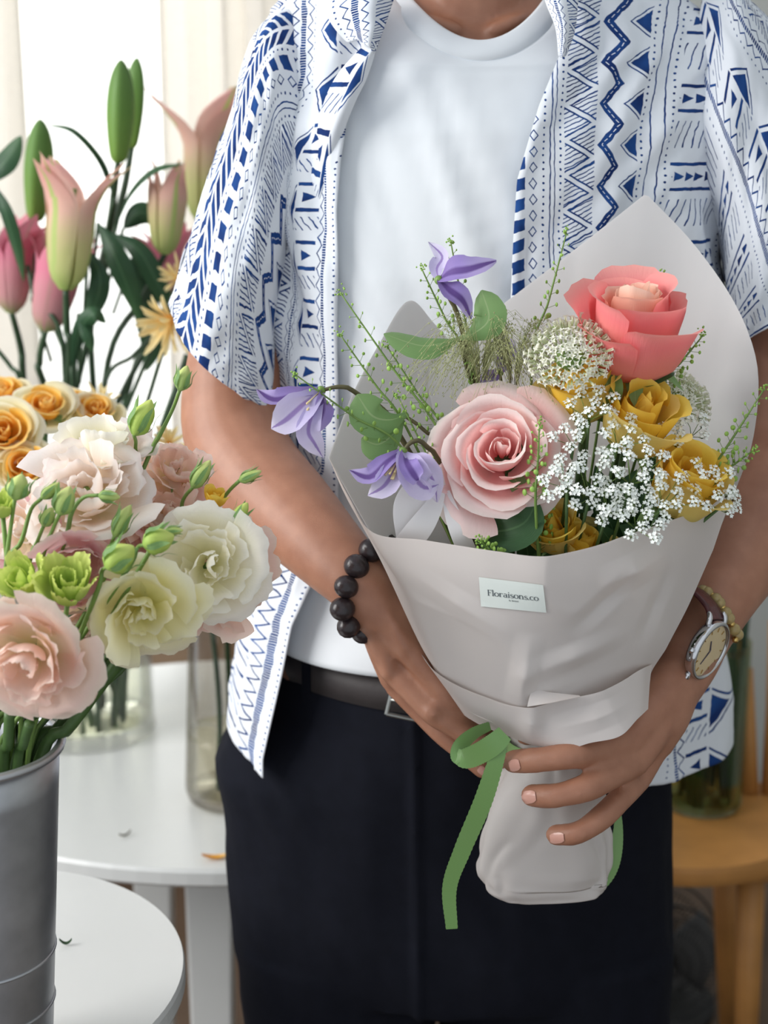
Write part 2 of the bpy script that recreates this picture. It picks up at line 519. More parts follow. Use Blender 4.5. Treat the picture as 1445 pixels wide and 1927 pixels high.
# ------------------------------------------------------------------ wooden chair, its vase, and the fan
M['oak'] = simple('honey_wood', srgb(196, 138, 74), 0.45, var=0.10, scale=9)
SZ = 0.47
sc0 = PZ(1268, 1528, SZ)
chair = thing('wooden_stool', 'honey coloured round wooden stool chair behind the man at right', 'stool', Vector((sc0.x, sc0.y, 0)))
wpart('seat', round_top(sc0.x, sc0.y, SZ, .178, .165, .026, r=.008), M['oak'], chair, smooth=False)
for px, px2 in ((1408, 1352), (1240, 1220)):
    pass
for k, w in enumerate((-.62, -2.45, 2.45, .72)):
    top = Vector((sc0.x + .115 * math.cos(w), sc0.y + .105 * math.sin(w), SZ - .026))
    bot = Vector((sc0.x + (.125 if k == 0 else .165) * math.cos(w), sc0.y + .15 * math.sin(w), 0))
    wpart('leg', tube([bot, lerp(bot, top, .5), top], [.012, .017, .020], 12), M['oak'], chair)
for k, w in enumerate((-.62, .72)):
    x, y = sc0.x + .125 * math.cos(w), sc0.y + .11 * math.sin(w)
    bev(wpart('corner_block', box(x, y, SZ - .026 - .018, .045, .045, .036), M['oak'], chair, smooth=False), .003)
for px in (1345, 1384, 1414, 1452):
    b0 = P(px, 1440 if px > 1400 else 1400, sc0.y + (.06 if px > 1400 else .12))
    b0.z = SZ
    top = b0 + Vector((.002 * (px - 1380) / 30, .05, .24 if px != 1414 else .17))
    wpart('spindle', tube([b0, lerp(b0, top, .5), top], [.013, .009, .004 if px == 1414 else .009], 10, flat=.7, flatdir=Vector((0, 1, 0))), M['oak'], chair)
vb3 = PZ(1318, 1512, SZ); vr3 = 76 * scale_at(1512, vb3.y)
V3 = Vector((vb3.x, vb3.y, SZ + .0006))
M['glass_green'] = glass_mat('greenish_glass', (0.80, 0.86, 0.74), ior=1.2)
vase('glass_vase', 'green tinted glass vase packed with stems on the wooden stool', V3,
     [(vr3 * .9, 0), (vr3, .008)] + [(vr3, .02 + .02 * k) for k in range(12)], .17, M['glass_green'])
r3 = random.Random(3)
for k in range(26):
    a, q = r3.uniform(0, 2 * pi), vr3 * .8 * math.sqrt(r3.random())
    b = V3 + Vector((q * math.cos(a), q * math.sin(a), .012))
    tpt = b + Vector((r3.uniform(-.02, .02) - .01, r3.uniform(-.02, .02), .27))
    wthing('cut_stem', tube([b, lerp(b, tpt, .5) + Vector((.003, 0, 0)), tpt], r3.uniform(.003, .0055), 7), M['stem_dark'],
           'dark green cut stem standing in the vase on the wooden stool', 'stem', 'stems in the stool vase')
# fan on the floor
fy = 2.13
fcen = P(1238, 1790, fy); FRad = 122 * scale_at(1800, fy)
M['fan'] = simple('fan_black', srgb(42, 42, 44), 0.45, var=0.04)
M['fan_blade'] = simple('fan_blade_grey', srgb(88, 88, 88), 0.5, var=0.04)
fan = thing('floor_fan', 'black wire guarded floor fan behind the wooden stool', 'fan', Vector((fcen.x, fcen.y, 0)))
def ringpts(c, r, y, n=48): return [(c.x + r * math.cos(2 * pi * k / n), y, c.z + r * math.sin(2 * pi * k / n)) for k in range(n + 1)]
for yy in (fy - .04, fy + .04):
    for rr in (FRad, FRad * .8, FRad * .6, FRad * .4, FRad * .2):
        wpart('guard_ring', tube(ringpts(fcen, rr, yy + (.012 if yy > fy else -.012) * (1 - (rr / FRad) ** 2)), .0022 if rr == FRad else .0011, 6, caps=False), M['fan'], fan)
    sp = Join()
    for k in range(60):
        w = 2 * pi * k / 60
        pts = []
        for s in (.15, .5, .8, 1):
            pts.append((fcen.x + FRad * s * math.cos(w + .35 * s), yy + (.012 if yy > fy else -.012) * (1 - s * s), fcen.z + FRad * s * math.sin(w + .35 * s)))
        sp.add(tube(pts, .0009, 5))
    o = wpart('guard_wires', sp.vf, M['fan'], fan, kind='stuff')
for k in range(3):
    ctrl = []
    for s in (.15, .5, .92):
        row = []
        for q in (-.5, 0, .5):
            w = 2 * pi * k / 3 + q * 1.5 * (1 if s > .3 else .7)
            row.append((fcen.x + FRad * s * math.cos(w), fy + q * .03, fcen.z + FRad * s * math.sin(w)))
        ctrl.append(row)
    solid(wpart('blade', surf(ctrl, 8, 8), M['fan_blade'], fan), .002)
wpart('hub', tube([(fcen.x, fy - .03, fcen.z), (fcen.x, fy + .07, fcen.z)], .022, 20), M['fan'], fan)
wpart('stand_post', tube([(fcen.x, fy + .05, .02), (fcen.x, fy + .06, fcen.z)], .011, 12), M['fan'], fan)
wpart('stand_base', moved(lathe([(.10, 0), (.10, .012), (.03, .024)], 32, True, True), Matrix.Translation((fcen.x, fy + .03, 0))), M['fan'], fan)

# ================================================================== the man
M['skin'] = simple('tan_skin', srgb(170, 120, 95), 0.48, var=0.03, scale=60, bump=0.12, bscale=900, sss=0.12, sub_col=srgb(158, 108, 84))
M['nail'] = simple('fingernail', srgb(208, 156, 140), 0.22, var=0.02, scale=60)
M['tee'] = simple('white_cotton_jersey', srgb(232, 236, 240), 0.85, var=0.01, scale=30, bump=0.06, bscale=1500, sheen=0.1)
M['trouser'] = simple('navy_wool', srgb(18, 20, 29), 0.9, var=0.05, scale=60, bump=0.2, bscale=1200, spec=0.15)
M['belt'] = simple('dark_belt_leather', srgb(58, 52, 52), 0.6, var=0.06, scale=60, bump=0.2, bscale=300)
M['hair'] = simple('black_hair', srgb(26, 22, 20), 0.5, var=0.1, scale=90)
YC = 1.31
person = thing('person', 'man in a white tee and open blue print shirt holding the bouquet', 'person', Vector((P(840, 1500, YC).x, YC, 0)))

# torso rings: photo row, centre, half width (px), half depth (m)
TOR = [(-8, 893, 160, .062), (55, 893, 285, .075), (110, 892, 372, .088), (250, 890, 372, .110), (500, 885, 350, .120),
       (800, 866, 330, .116), (1100, 846, 322, .112), (1250, 836, 322, .112)]
def tor(py):
    xs = [t[0] for t in TOR]
    return [float(np.interp(py, xs, [t[k] for t in TOR])) for k in (1, 2, 3)]
def ring(cx, py, hw, hd, n=72, tilt=0.0, yc=YC, grow=0.0, a0=0, a1=2 * pi, sq=2.3, tp=1.0):
    """Horizontal ring of a body or garment. Angle 0 = front (towards camera), +90 deg = photo right."""
    c = P(cx, py, yc); h = hw * scale_at(py, yc) + grow; d = hd + grow
    out = []
    for k in range(n):
        w = a0 + (a1 - a0) * k / n
        s, q = math.sin(w), math.cos(w)
        e = 2 / sq
        out.append(Vector((c.x + h * math.copysign(abs(s) ** e, s), c.y - d * math.copysign(abs(q) ** e, q), c.z - tilt * math.copysign(abs(q) ** tp, q))))
    return out
def loft(rings, closed=True, cap=True):
    n = len(rings[0]); V = [v for r in rings for v in r]
    F = [f[::-1] for f in grid_faces(len(rings), n, closed)]
    F = [f[::-1] for f in F]
    if cap:
        F.append(tuple(range(n))[::-1]); F.append(tuple(range((len(rings) - 1) * n, len(rings) * n)))
    return V, F
B = Join()
B.add(loft([ring(cx, py, hw - 6, hd - (.016 if py < 120 else .006), 40) for py, cx, hw, hd in TOR[::-1]]))
# neck and head (above the frame)
nk = lambda px, py, y: P(px, py, y)
B.add(stube([P(893, 60, 1.31), P(893, -20, 1.305), P(893, -120, 1.30), P(893, -230, 1.285)], [.058, .055, .052, .054], 12, 24))
hc = P(893, -400, 1.275)
for dx, dy, dz, rx, ry, rz in ((0, .01, .02, .072, .092, .088), (0, -.025, -.055, .055, .065, .07), (0, -.075, -.085, .024, .02, .022),
                               (0, -.098, -.02, .012, .016, .028), (-.074, .012, -.01, .010, .016, .03), (.074, .012, -.01, .010, .016, .03),
                               (0, -.088, -.058, .026, .012, .010)):
    V, F = lathe([(math.sin(pi * k / 16) + 1e-4, -math.cos(pi * k / 16)) for k in range(17)], 24, True, True)
    B.add(([hc + Vector((dx + v.x * rx, dy + v.y * ry, dz + v.z * rz)) for v in V], F))
# clavicle heads at the base of the neck
for sx in (-1, 1):
    B.add(stube([P(893 + sx * 20, 66, 1.252), P(893 + sx * 40, 56, 1.247), P(893 + sx * 80, 42, 1.253), P(893 + sx * 125, 26, 1.28)], [.003, .007, .0065, .004], 10, 10))
# pelvis and legs inside the trousers
for sx, pts in ((-1, [(700, 1400), (640, 1700), (635, 1927)]), (1, [(960, 1400), (1030, 1700), (1040, 1927)])):
    c = [P(px, py, 1.31) for px, py in pts]
    kn = Vector((c[-1].x, 1.30, .46)); an = Vector((c[-1].x - .01 * sx, 1.34, .09))
    B.add(stube(c + [kn, an], [.085, .075, .062, .050, .036], 24, 20))
    B.add(stube([an + Vector((0, .04, -.045)), an + Vector((0, -.05, -.05)), an + Vector((.012 * sx, -.16, -.065))], [.034, .036, .024], 10, 14))
B.add(loft([ring(835, py, hw, hd, 40) for py, hw, hd in ((1480, 300, .09), (1400, 330, .10), (1240, 316, .106))]))
# arms: photo px, py, distance, radius
def limb(pts, ns=28, n=24, **k):
    B.add(stube([P(a, b, c) for a, b, c, r in pts], [r for *_, r in pts], ns, n, **k))
ARM_L = [(640, 140, 1.30, .030), (555, 260, 1.295, .036), (492, 480, 1.275, .041), (446, 690, 1.25, .0425), (437, 800, 1.225, .0425),
         (470, 880, 1.195, .0415), (545, 962, 1.155, .0375), (622, 1042, 1.115, .0305), (672, 1092, 1.092, .0262), (696, 1124, 1.086, .0245), (724, 1168, 1.083, .021)]
ARM_R = [(1200, 140, 1.30, .030), (1360, 260, 1.295, .034), (1450, 480, 1.275, .038), (1484, 690, 1.25, .043), (1484, 830, 1.225, .043),
         (1462, 910, 1.20, .043), (1415, 1010, 1.165, .039), (1355, 1110, 1.125, .032), (1312, 1190, 1.098, .0272), (1288, 1244, 1.084, .0258), (1258, 1305, 1.068, .022)]
limb(ARM_L, 40); limb(ARM_R, 40)
def finger(pts, n=16):
    limb(pts, 22, n)
    B_end = pts[-1]
    V, F = lathe([(math.sin(pi * k / 10) + 1e-4, -math.cos(pi * k / 10)) for k in range(11)], 14, True, True)
    c = P(*B_end[:3]); B.add(([c + v * B_end[3] for v in V], F))
# photo-left hand: metacarpals, then fingers
WL = (698, 1120, 1.088)
for kn, r in (((772, 1222, 1.070), .0118), ((738, 1258, 1.082), .0112), ((742, 1285, 1.098), .0105), ((812, 1190, 1.082), .0115)):
    limb([(WL[0] + 6, WL[1], WL[2] - .002, .018), (lerp(WL[0], kn[0], .5), lerp(WL[1], kn[1], .5), lerp(WL[2], kn[2], .5) - .003, .015), (*kn, r)], 14, 16)
limb([(725, 1150, 1.09, .020), (765, 1190, 1.092, .022), (780, 1225, 1.092, .016)], 12, 16)
finger([(772, 1222, 1.070, .0118), (812, 1272, 1.064, .0098), (848, 1318, 1.060, .0100), (890, 1356, 1.066, .0088), (935, 1392, 1.078, .0080)])
finger([(738, 1258, 1.082, .0112), (778, 1302, 1.070, .0100), (818, 1342, 1.060, .0104), (858, 1368, 1.055, .0090), (892, 1392, 1.052, .0092), (945, 1428, 1.052, .0080)])
finger([(742, 1285, 1.098, .0100), (788, 1336, 1.092, .0088), (832, 1380, 1.084, .0090), (868, 1412, 1.078, .0080), (908, 1448, 1.072, .0074)])
finger([(812, 1190, 1.082, .0115), (868, 1262, 1.105, .0098), (905, 1320, 1.125, .0092), (940, 1370, 1.13, .008)])
finger([(728, 1128, 1.085, .0150), (790, 1150, 1.105, .0125), (840, 1190, 1.125, .0115), (880, 1235, 1.135, .0095)])
# knuckle caps and tendons of the photo-left hand
for px, py, y, r in ((764, 1222, 1.066, .0085), (733, 1262, 1.076, .0085), (815, 1340, 1.056, .0086)):
    V, F = lathe([(math.sin(pi * k / 10) + 1e-4, -math.cos(pi * k / 10)) for k in range(11)], 14, True, True)
    c = P(px, py, y); B.add(([c + v * r for v in V], F))
limb([(712, 1130, 1.068, .004), (742, 1180, 1.062, .0045), (764, 1218, 1.062, .006)], 10, 10)
limb([(702, 1150, 1.075, .004), (718, 1210, 1.072, .0045), (732, 1255, 1.073, .006)], 10, 10)
# photo-right hand
WR = (1286, 1250, 1.082)
KN = [((1165, 1362, 1.040), .0112), ((1176, 1396, 1.016), .0118), ((1198, 1430, 1.020), .0116), ((1200, 1464, 1.036), .0106)]
for kn, r in KN:
    limb([(WR[0], WR[1], WR[2] - .004, .020), (lerp(WR[0], kn[0], .5), lerp(WR[1], kn[1], .5), lerp(WR[2], kn[2], .5) - .006, .0165), (*kn, r)], 14, 16)
limb([(1262, 1285, 1.07, .024), (1232, 1345, 1.055, .026), (1212, 1405, 1.048, .020)], 12, 18)
FB = {'index': [(1165, 1362, 1.040, .0112), (1118, 1364, 1.026, .0098), (1070, 1370, 1.018, .0098), (1025, 1378, 1.018, .0086), (990, 1384, 1.022, .0078)],
      'middle': [(1176, 1396, 1.016, .0118), (1125, 1411, .996, .0102), (1078, 1420, .980, .0104), (1030, 1428, .979, .0090), (1000, 1431, .983, .0093), (966, 1433, .992, .0086)],
      'ring': [(1198, 1430, 1.020, .0116), (1148, 1460, .992, .0102), (1104, 1482, .976, .0102), (1058, 1495, .974, .0088), (1034, 1498, .976, .0091), (1001, 1497, .984, .0084)],
      'little': [(1200, 1464, 1.036, .0106), (1166, 1504, 1.006, .0092), (1132, 1538, .986, .0092), (1098, 1562, .978, .0082), (1076, 1570, .978, .0083), (1046, 1571, .984, .0078)]}
for k in FB: finger(FB[k])
finger([(1246, 1300, 1.06, .017), (1190, 1360, 1.10, .0135), (1110, 1405, 1.118, .0125), (1020, 1430, 1.118, .011), (960, 1445, 1.105, .010)])
body_me = remesh('body', B.vf, 0.0026, 5, M['skin'])
bo = link('body', body_me, person, TM[person.name].inverted())
# hair cap
V, F = lathe([(math.sin(pi * k / 24) + 1e-4, math.cos(pi * k / 24)) for k in range(15)][::-1], 32, False, False)
wpart('hair', ([hc + Vector((v.x * .078, .018 + v.y * .096, .03 + v.z * .09 + .012 * noise.noise(v * 6))) for v in V], F), M['hair'], person)
# fingernails of the photo-right hand
bvh = BVHTree.FromPolygons([v.co.copy() for v in body_me.vertices], [tuple(p.vertices) for p in body_me.polygons])
def on_skin(px, py):
    hit = bvh.ray_cast(CAM, ray(px, py).normalized())
    return hit[0]
def nail(cx, cy, ax, ay, L, W):
    """Nail patch laid on the skin: centre (px), growing direction (px), length and width in px."""
    n = math.hypot(ax, ay); ax, ay = ax / n, ay / n
    V, uv = [], []
    for i in range(7):
        for j in range(7):
            s, q = i / 6 * 2 - 1, j / 6 * 2 - 1
            k = (1 - .35 * max(0, abs(s) - .3) ** 2 * 2)
            x = cx + ax * s * L / 2 - ay * q * W / 2 * k; y = cy + ay * s * L / 2 + ax * q * W / 2 * k
            h = on_skin(x, y)
            if h is None: return
            V.append(h + (CAM - h).normalized() * .0006)
    o = wpart('fingernail', (V, grid_faces(7, 7)), M['nail'], person, label='pale pink fingernail')
    solid(o, .0005)
nail(968, 1440, -1, .25, 20, 22)
nail(995, 1500, -1, .15, 26, 24)
nail(1048, 1577, -1, .1, 26, 20)
nail(907, 1450, 1, .8, 16, 15)

# ------------------------------------------------------------------ T-shirt
def folds(u, v, seed, fx, fy, amp):
    return amp * (fbm(u * fx, v * fy, seed, 3))
rows = []
top = [(38, 893, 285, .083), (4, 893, 205, .072)]
hem_py, n_th = 1262, 160
pys = list(np.linspace(1162, 150, 104))
for py in pys:
    cx, hw, hd = tor(py)
    low = smooth01((py - 950) / 200)
    r = ring(cx, py, hw + 14 + 12 * low, hd + .010 + .010 * low, n_th, tilt=.0 + .012 * low)
    rows.append(r)
def zrow(py): return P(893, py, YC).z
for ps, hw, hd, pf, tp, sq in ((118, 384, .1015, 142, 1.0, 2.3), (84, 362, .101, 137, 1.2, 2.3), (50, 322, .0995, 133, 1.5, 2.25), (18, 262, .0975, 130, 1.8, 2.15), (-6, 206, .0955, 127, 2.0, 2.05), (-20, 172, .093, 122, 2.2, 2.0)):
    rows.append(ring(893, ps, hw, hd, n_th, zrow(ps) - zrow(pf), tp=tp, sq=sq))
Vt, Ft = loft(rows, True, False)
nR = len(rows)
for i, v in enumerate(Vt):
    r = i // n_th; w = 2 * pi * (i % n_th) / n_th
    zz = v.z
    fall = smooth01(r / 6) * smooth01((nR - 1 - r) / 8)
    x = v.x
    # long soft drag folds that fan down from the shoulders, looser towards the hem
    d = folds(x * 9 + zz * 3.2, zz * .9, 3.1, 1.5, 1.0, .0115) + folds(x * 9 + zz * 5.0, zz * 1.2, 8.3, 3.2, 1.0, .0035)
    d += .004 * smooth01((1.12 - zz) / .15) * math.sin(x * 60 + 3 * noise.noise(Vector((x * 8, zz * 5, 1))))
    d = max(-.0045, d)
    nrm = Vector((math.sin(w), -math.cos(w), 0))
    v += nrm * d * fall
tee = wpart('t_shirt', (Vt, Ft), M['tee'], person, label='plain white crew neck tee')
solid(tee, .0012)
# collar band of ribbed jersey
cb = []
for ps, hw, hd, pf, g in ((-10, 190, .0945, 126, .0006), (-12, 186, .0944, 124, .0022), (-20, 166, .0925, 110, .0026), (-28, 146, .0895, 90, .0024), (-29, 142, .0885, 88, .0008), (-27, 144, .088, 90, -.001)):
    cb.append(ring(893, ps, hw, hd, n_th, zrow(ps) - zrow(pf), grow=g, tp=2.0, sq=2.0))
wpart('collar_band', loft(cb, True, False), M['tee'], tee)

# ------------------------------------------------------------------ trousers
T = Join()
for_h = [(1228, 838, 296, .115), (1300, 842, 322, .120), (1370, 832, 400, .122), (1420, 830, 428, .122), (1500, 842, 418, .120), (1620, 846, 414, .118), (1760, 848, 410, .116), (1800, 848, 396, .112)]
T.add(loft([ring(cx, py, hw, hd, 64, yc=1.305) for py, cx, hw, hd in for_h[::-1]]))
for pts in ([(650, 1740, 205), (640, 1850, 188), (636, 1927, 170)], [(1052, 1740, 205), (1046, 1850, 208), (1040, 1927, 216)]):
    R = [ring(px, py, hw, .104, 48, yc=1.305) for px, py, hw in pts]
    c = P(pts[-1][0], 1927, 1.305)
    for z, hw, hd in ((.40, .082, .095), (.25, .074, .085), (.10, .066, .08), (.06, .064, .08)):
        R.append([Vector((c.x + hw * math.sin(2 * pi * k / 48), 1.315 - hd * math.cos(2 * pi * k / 48), z)) for k in range(48)])
    T.add(loft(R[::-1]))
tr_me = remesh('trousers', T.vf, 0.0042, 6, M['trouser'])
_n = np.empty(len(tr_me.vertices) * 3, np.float32); tr_me.vertices.foreach_get('co', _n); _co = _n.reshape(-1, 3).copy()
tr_me.vertex_normals.foreach_get('vector', _n); _no = _n.reshape(-1, 3)
for i in range(len(_co)):
    c = Vector(_co[i])
    d = .006 * fbm(c.x * 9, c.y * 9, c.z * 3.2, 3) + .003 * fbm(c.x * 22 + c.z * 10, c.y * 22, c.z * 7 + 4, 2)
    # pressed creases and the fly seam
    d += .004 * math.exp(-((c.x - (P(775, 1500, 1.19).x + (0.95 - c.z) * .02)) / .004) ** 2) * (1 if c.y < 1.25 else 0)
    _co[i] += _no[i] * d
tr_me.vertices.foreach_set('co', _co.ravel()); tr_me.update()
tro = link('trousers', tr_me, person, TM[person.name].inverted()); tro['label'] = 'dark navy trousers'
# belt: a band that follows the waist
def belt_ring(dz, grow, n=120):
    c = P(836, 1222, 1.305); out = []
    for k in range(n):
        w = 2 * pi * k / n; s, q = math.sin(w), math.cos(w)
        h = 304 * scale_at(1222, 1.305) + grow
        out.append(Vector((c.x + h * s, 1.305 - (.121 + grow) * q, c.z + dz - .004 * q + .010 * (-s) * max(0, q))))
    return out
bl = [belt_ring(-.014, 0), belt_ring(-.014, .0035), belt_ring(.014, .0035), belt_ring(.014, 0)]
belt = wpart('belt', loft(bl, True, False), M['belt'], person, label='dark brown leather belt')
def framebox(c, w, h, th, d, rot):
    pts = [(-w, -h), (w, -h), (w, h), (-w, h), (-w, -h)]
    R = Matrix.Rotation(rot, 4, 'Y')
    path = []
    for i in range(4):
        a, b = pts[i], pts[i + 1]
        for k in range(6):
            path.append((lerp(a[0], b[0], k / 6), lerp(a[1], b[1], k / 6)))
    path.append(path[0])
    return tube([c + R @ Vector((x, 0, z)) for x, z in path], th, 8, caps=False)
bk = P(771, 1320, 1.168)
wpart('buckle', framebox(bk, .0165, .0150, .0020, 0, .22), M['buckle'], belt, label='rectangular silver buckle frame')
wpart('prong', tube([bk + Vector((-.016, -.001, .002)), bk + Vector((.017, -.004, -.001))], .0013, 8), M['buckle'], belt)
for ang in (-.95, .75):
    c = P(836, 1222, 1.305)
    x, y = c.x + 308 * scale_at(1222, 1.305) * math.sin(ang), 1.305 - .127 * math.cos(ang)
    bev(wpart('belt_loop', moved(box(0, 0, 0, .010, .005, .048), Matrix.Translation((x, y, c.z)) @ Matrix.Rotation(ang * .8, 4, 'Z')), M['trouser'], tro, smooth=False), .001)
# shoes
M['shoe'] = simple('black_shoe', srgb(30, 28, 28), 0.4, var=0.05)
for sx, px in ((-1, 636), (1, 1040)):
    x = P(px, 1927, 1.305).x
    S = Join()
    S.add(stube([(x, 1.40, .045), (x, 1.33, .055), (x + .01 * sx, 1.24, .045), (x + .015 * sx, 1.15, .036)], [.036, .045, .044, .034], 16, 18))
    me = remesh('shoe', ([Vector((v.x, v.y, max(.004, v.z))) for v in S.V], S.F), .004, 4, M['shoe'])
    link('shoe', me, person, TM[person.name].inverted())

# ================================================================== the printed shirt
class E:
    """Tiny expression builder: Python arithmetic on shader math nodes."""
    nt = None
    def __init__(s, x): s.x = x
    @staticmethod
    def op(name, *a):
        n = E.nt.nodes.new('ShaderNodeMath'); n.operation = name
        for i, v in enumerate(a):
            v = v.x if isinstance(v, E) else v
            if isinstance(v, (int, float)): n.inputs[i].default_value = v
            else: E.nt.links.new(v, n.inputs[i])
        return E(n.outputs[0])
    def __add__(s, o): return E.op('ADD', s, o)
    __radd__ = __add__
    def __sub__(s, o): return E.op('SUBTRACT', s, o)
    def __rsub__(s, o): return E.op('SUBTRACT', o, s)
    def __mul__(s, o): return E.op('MULTIPLY', s, o)
    __rmul__ = __mul__
    def __lt__(s, o): return E.op('LESS_THAN', s, o)
    def __gt__(s, o): return E.op('GREATER_THAN', s, o)
    def __mod__(s, o): return E.op('FLOORED_MODULO', s, o)
    def __abs__(s): return E.op('ABSOLUTE', s)
    def __or__(s, o): return E.op('MAXIMUM', s, o)
def print_mat(name):
    m, nt, b, out = new_mat(name)
    E.nt = nt
    uvn = node(nt, 'ShaderNodeUVMap')
    nz = node(nt, 'ShaderNodeTexNoise'); nz.inputs['Scale'].default_value = 0.06; nz.inputs['Detail'].default_value = 1
    nt.links.new(uvn.outputs[0], nz.inputs['Vector'])
    sp = node(nt, 'ShaderNodeSeparateXYZ'); nt.links.new(uvn.outputs[0], sp.inputs[0])
    wob = E(nz.outputs['Fac'])
    u = (E(sp.outputs[0]) + (wob - 0.5) * 5.0) % 960.0
    v = E(sp.outputs[1]) + (wob - 0.5) * 4.0
    band = lambda a, b_: (u > a) * (u < b_)
    def dots(c, per=13.0, r=2.3):
        return ((abs(u - c) * abs(u - c)) + abs(v % per - per / 2) * abs(v % per - per / 2)) < r * r
    def line(c, w=1.3): return abs(u - c) < w
    def tri(a, b_, per, flip=False, off=0.0):
        w = (u - a) * (1.0 / (b_ - a))
        if flip: w = 1.0 - w
        return (1.0 - w) - abs((v + off) % per - per / 2) * (2.0 / per)      # >0 inside the triangle pointing along +u
    def hatched(a, b_, per, sl=0.45):
        s = tri(a, b_, per)
        edge1 = (s > .13) * (s < .24); edge2 = (s < -.13) * (s > -.24)
        h = ((v + u * sl) % 8.5) < 2.4
        fill = ((s > .13) | (s < -.13)) * h
        return band(a, b_) * (edge1 | edge2 | fill)
    def zig(a, b_, per, w, dash):
        c = abs((v % per) - per / 2) * (2.0 / per) * (b_ - a) + a
        d = abs(u - c)
        return (d < w) * (1.0 - ((d < 1.0) * ((v % 9.0) < 5.5)) * dash)
    def solid_tri(a, b_, per, flip, off=0.0):
        s = tri(a, b_, per, flip, off)
        return band(a, b_) * ((s > .42) | ((s > .2) * (s < .28)))
    def bars(a, b_, per=150.0):
        q = v % per
        bar = (abs(q - 10.0) < 3.3) | (abs(q - 58.0) < 3.3)
        t = abs(q - 34.0) - ((u % 25.0) * -0.42 + 9.5)
        t = t < 0.0
        hl = (abs(q - 103.0) < 26.0) * (((u + q * .18) % 15.0) < 2.4)
        return band(a, b_) * (bar | t | hl)
    def leaf(c, w):
        d = abs(u - c)
        return (d > 4.0) * (d < w) * (((v - d * .8) % 27.0) < 18.0)
    acc = band(2, 27) * (((v + u * .35) % 38.0) < 23.0)                       # block dashes along the front edge
    dm = abs(u - 44.0) * (1 / 9.0) + abs(v % 30.0 - 15.0) * (1 / 11.0)
    acc = acc | ((dm > .72) * (dm < 1.02))
    acc = acc | dots(65) | line(79) | line(88, 1.0) | dots(100)
    acc = acc | hatched(108, 172, 66.0)
    acc = acc | (band(176, 236) * zig(188, 222, 78.0, 9.5, 1.0))
    acc = acc | solid_tri(216, 274, 78.0, True, 0.0)
    acc = acc | dots(283) | line(298) | line(320) | dots(334)
    acc = acc | bars(344, 466)
    # second half of the repeat
    acc = acc | dots(486, 12.0, 1.9) | (line(510, 5.0) * (((v % 5.0) > 1.5))) | (band(496, 536) * zig(518, 534, 30.0, 2.0, 0.0))
    q = v % 112.0
    acc = acc | (band(538, 584) * ((abs(q - 12.0) < 3.6) | (abs(q - 62.0) < 3.6) | (abs(q - 37.0) < ((u - 548.0) * .42)) * (u < 572.0) | ((abs(q - 88.0) < 13.0) * (((u + q * .8) % 15.0) < 2.9))))
    acc = acc | solid_tri(588, 640, 112.0, False)
    acc = acc | dots(650, 12.0, 1.8) | (band(656, 708) * (zig(660, 672, 24.0, 1.5, 0.0) | zig(692, 704, 24.0, 1.5, 0.0))) | (line(682, 5.0) * (((v % 5.0) > 1.4)))
    acc = acc | hatched(716, 782, 68.0)
    acc = acc | dots(793) | hatched(804, 858, 120.0, .8) * (((v + 20.0) % 120.0) < 78.0)
    acc = acc | leaf(905, 36.0) | dots(952)
    nt.nodes.update()
    mx = node(nt, 'ShaderNodeMix', data_type='RGBA')
    mx.inputs[6].default_value = (*srgb(232, 236, 242), 1)
    n2 = node(nt, 'ShaderNodeTexNoise'); n2.inputs['Scale'].default_value = 0.02
    nt.links.new(uvn.outputs[0], n2.inputs['Vector'])
    rr = ramp(nt, [(.3, srgb(20, 42, 96)), (.7, srgb(36, 80, 146))]); nt.links.new(n2.outputs['Fac'], rr.inputs[0])
    nt.links.new(rr.outputs[0], mx.inputs[7]); nt.links.new(acc.x, mx.inputs[0])
    nt.links.new(mx.outputs[2], b.inputs['Base Color'])
    b.inputs['Roughness'].default_value = 0.85; b.inputs['Specular IOR Level'].default_value = 0.2
    tr = node(nt, 'ShaderNodeBsdfTranslucent'); nt.links.new(mx.outputs[2], tr.inputs[0])
    ms = node(nt, 'ShaderNodeMixShader'); ms.inputs[0].default_value = 0.10
    nt.links.new(b.outputs[0], ms.inputs[1]); nt.links.new(tr.outputs[0], ms.inputs[2]); nt.links.new(ms.outputs[0], out.inputs[0])
    return m
M['print'] = print_mat('blue_tribal_print')

def tab(py, T):
    return float(np.interp(py, [t[0] for t in T], [t[1] for t in T]))
EDGE_L = [(-30, 742), (0, 733), (60, 716), (110, 699), (160, 682), (205, 656), (300, 642), (400, 636), (600, 640), (800, 640), (960, 638), (1080, 602), (1200, 552), (1330, 528), (1470, 503)]
SIDE_L = [(-70, 620), (-40, 560), (20, 508), (80, 480), (250, 470), (400, 468), (600, 474), (750, 484), (900, 496), (1050, 488), (1200, 450), (1330, 424), (1470, 410)]
EDGE_R = [(-30, 1020), (0, 1028), (60, 1050), (95, 1054), (200, 1012), (290, 986), (340, 972), (450, 965), (560, 960), (800, 970), (1000, 1000), (1200, 1070), (1400, 1140), (1480, 1150)]
SIDE_R = [(-60, 1180), (-20, 1260), (40, 1340), (100, 1385), (250, 1385), (400, 1370), (600, 1345), (800, 1318), (1000, 1322), (1200, 1350), (1330, 1368), (1480, 1384)]
NR, NA = 230, 260
PX = 1 / 2160.0
V, UV = [], []
shirt_rows = np.linspace(1505, -30, NR)
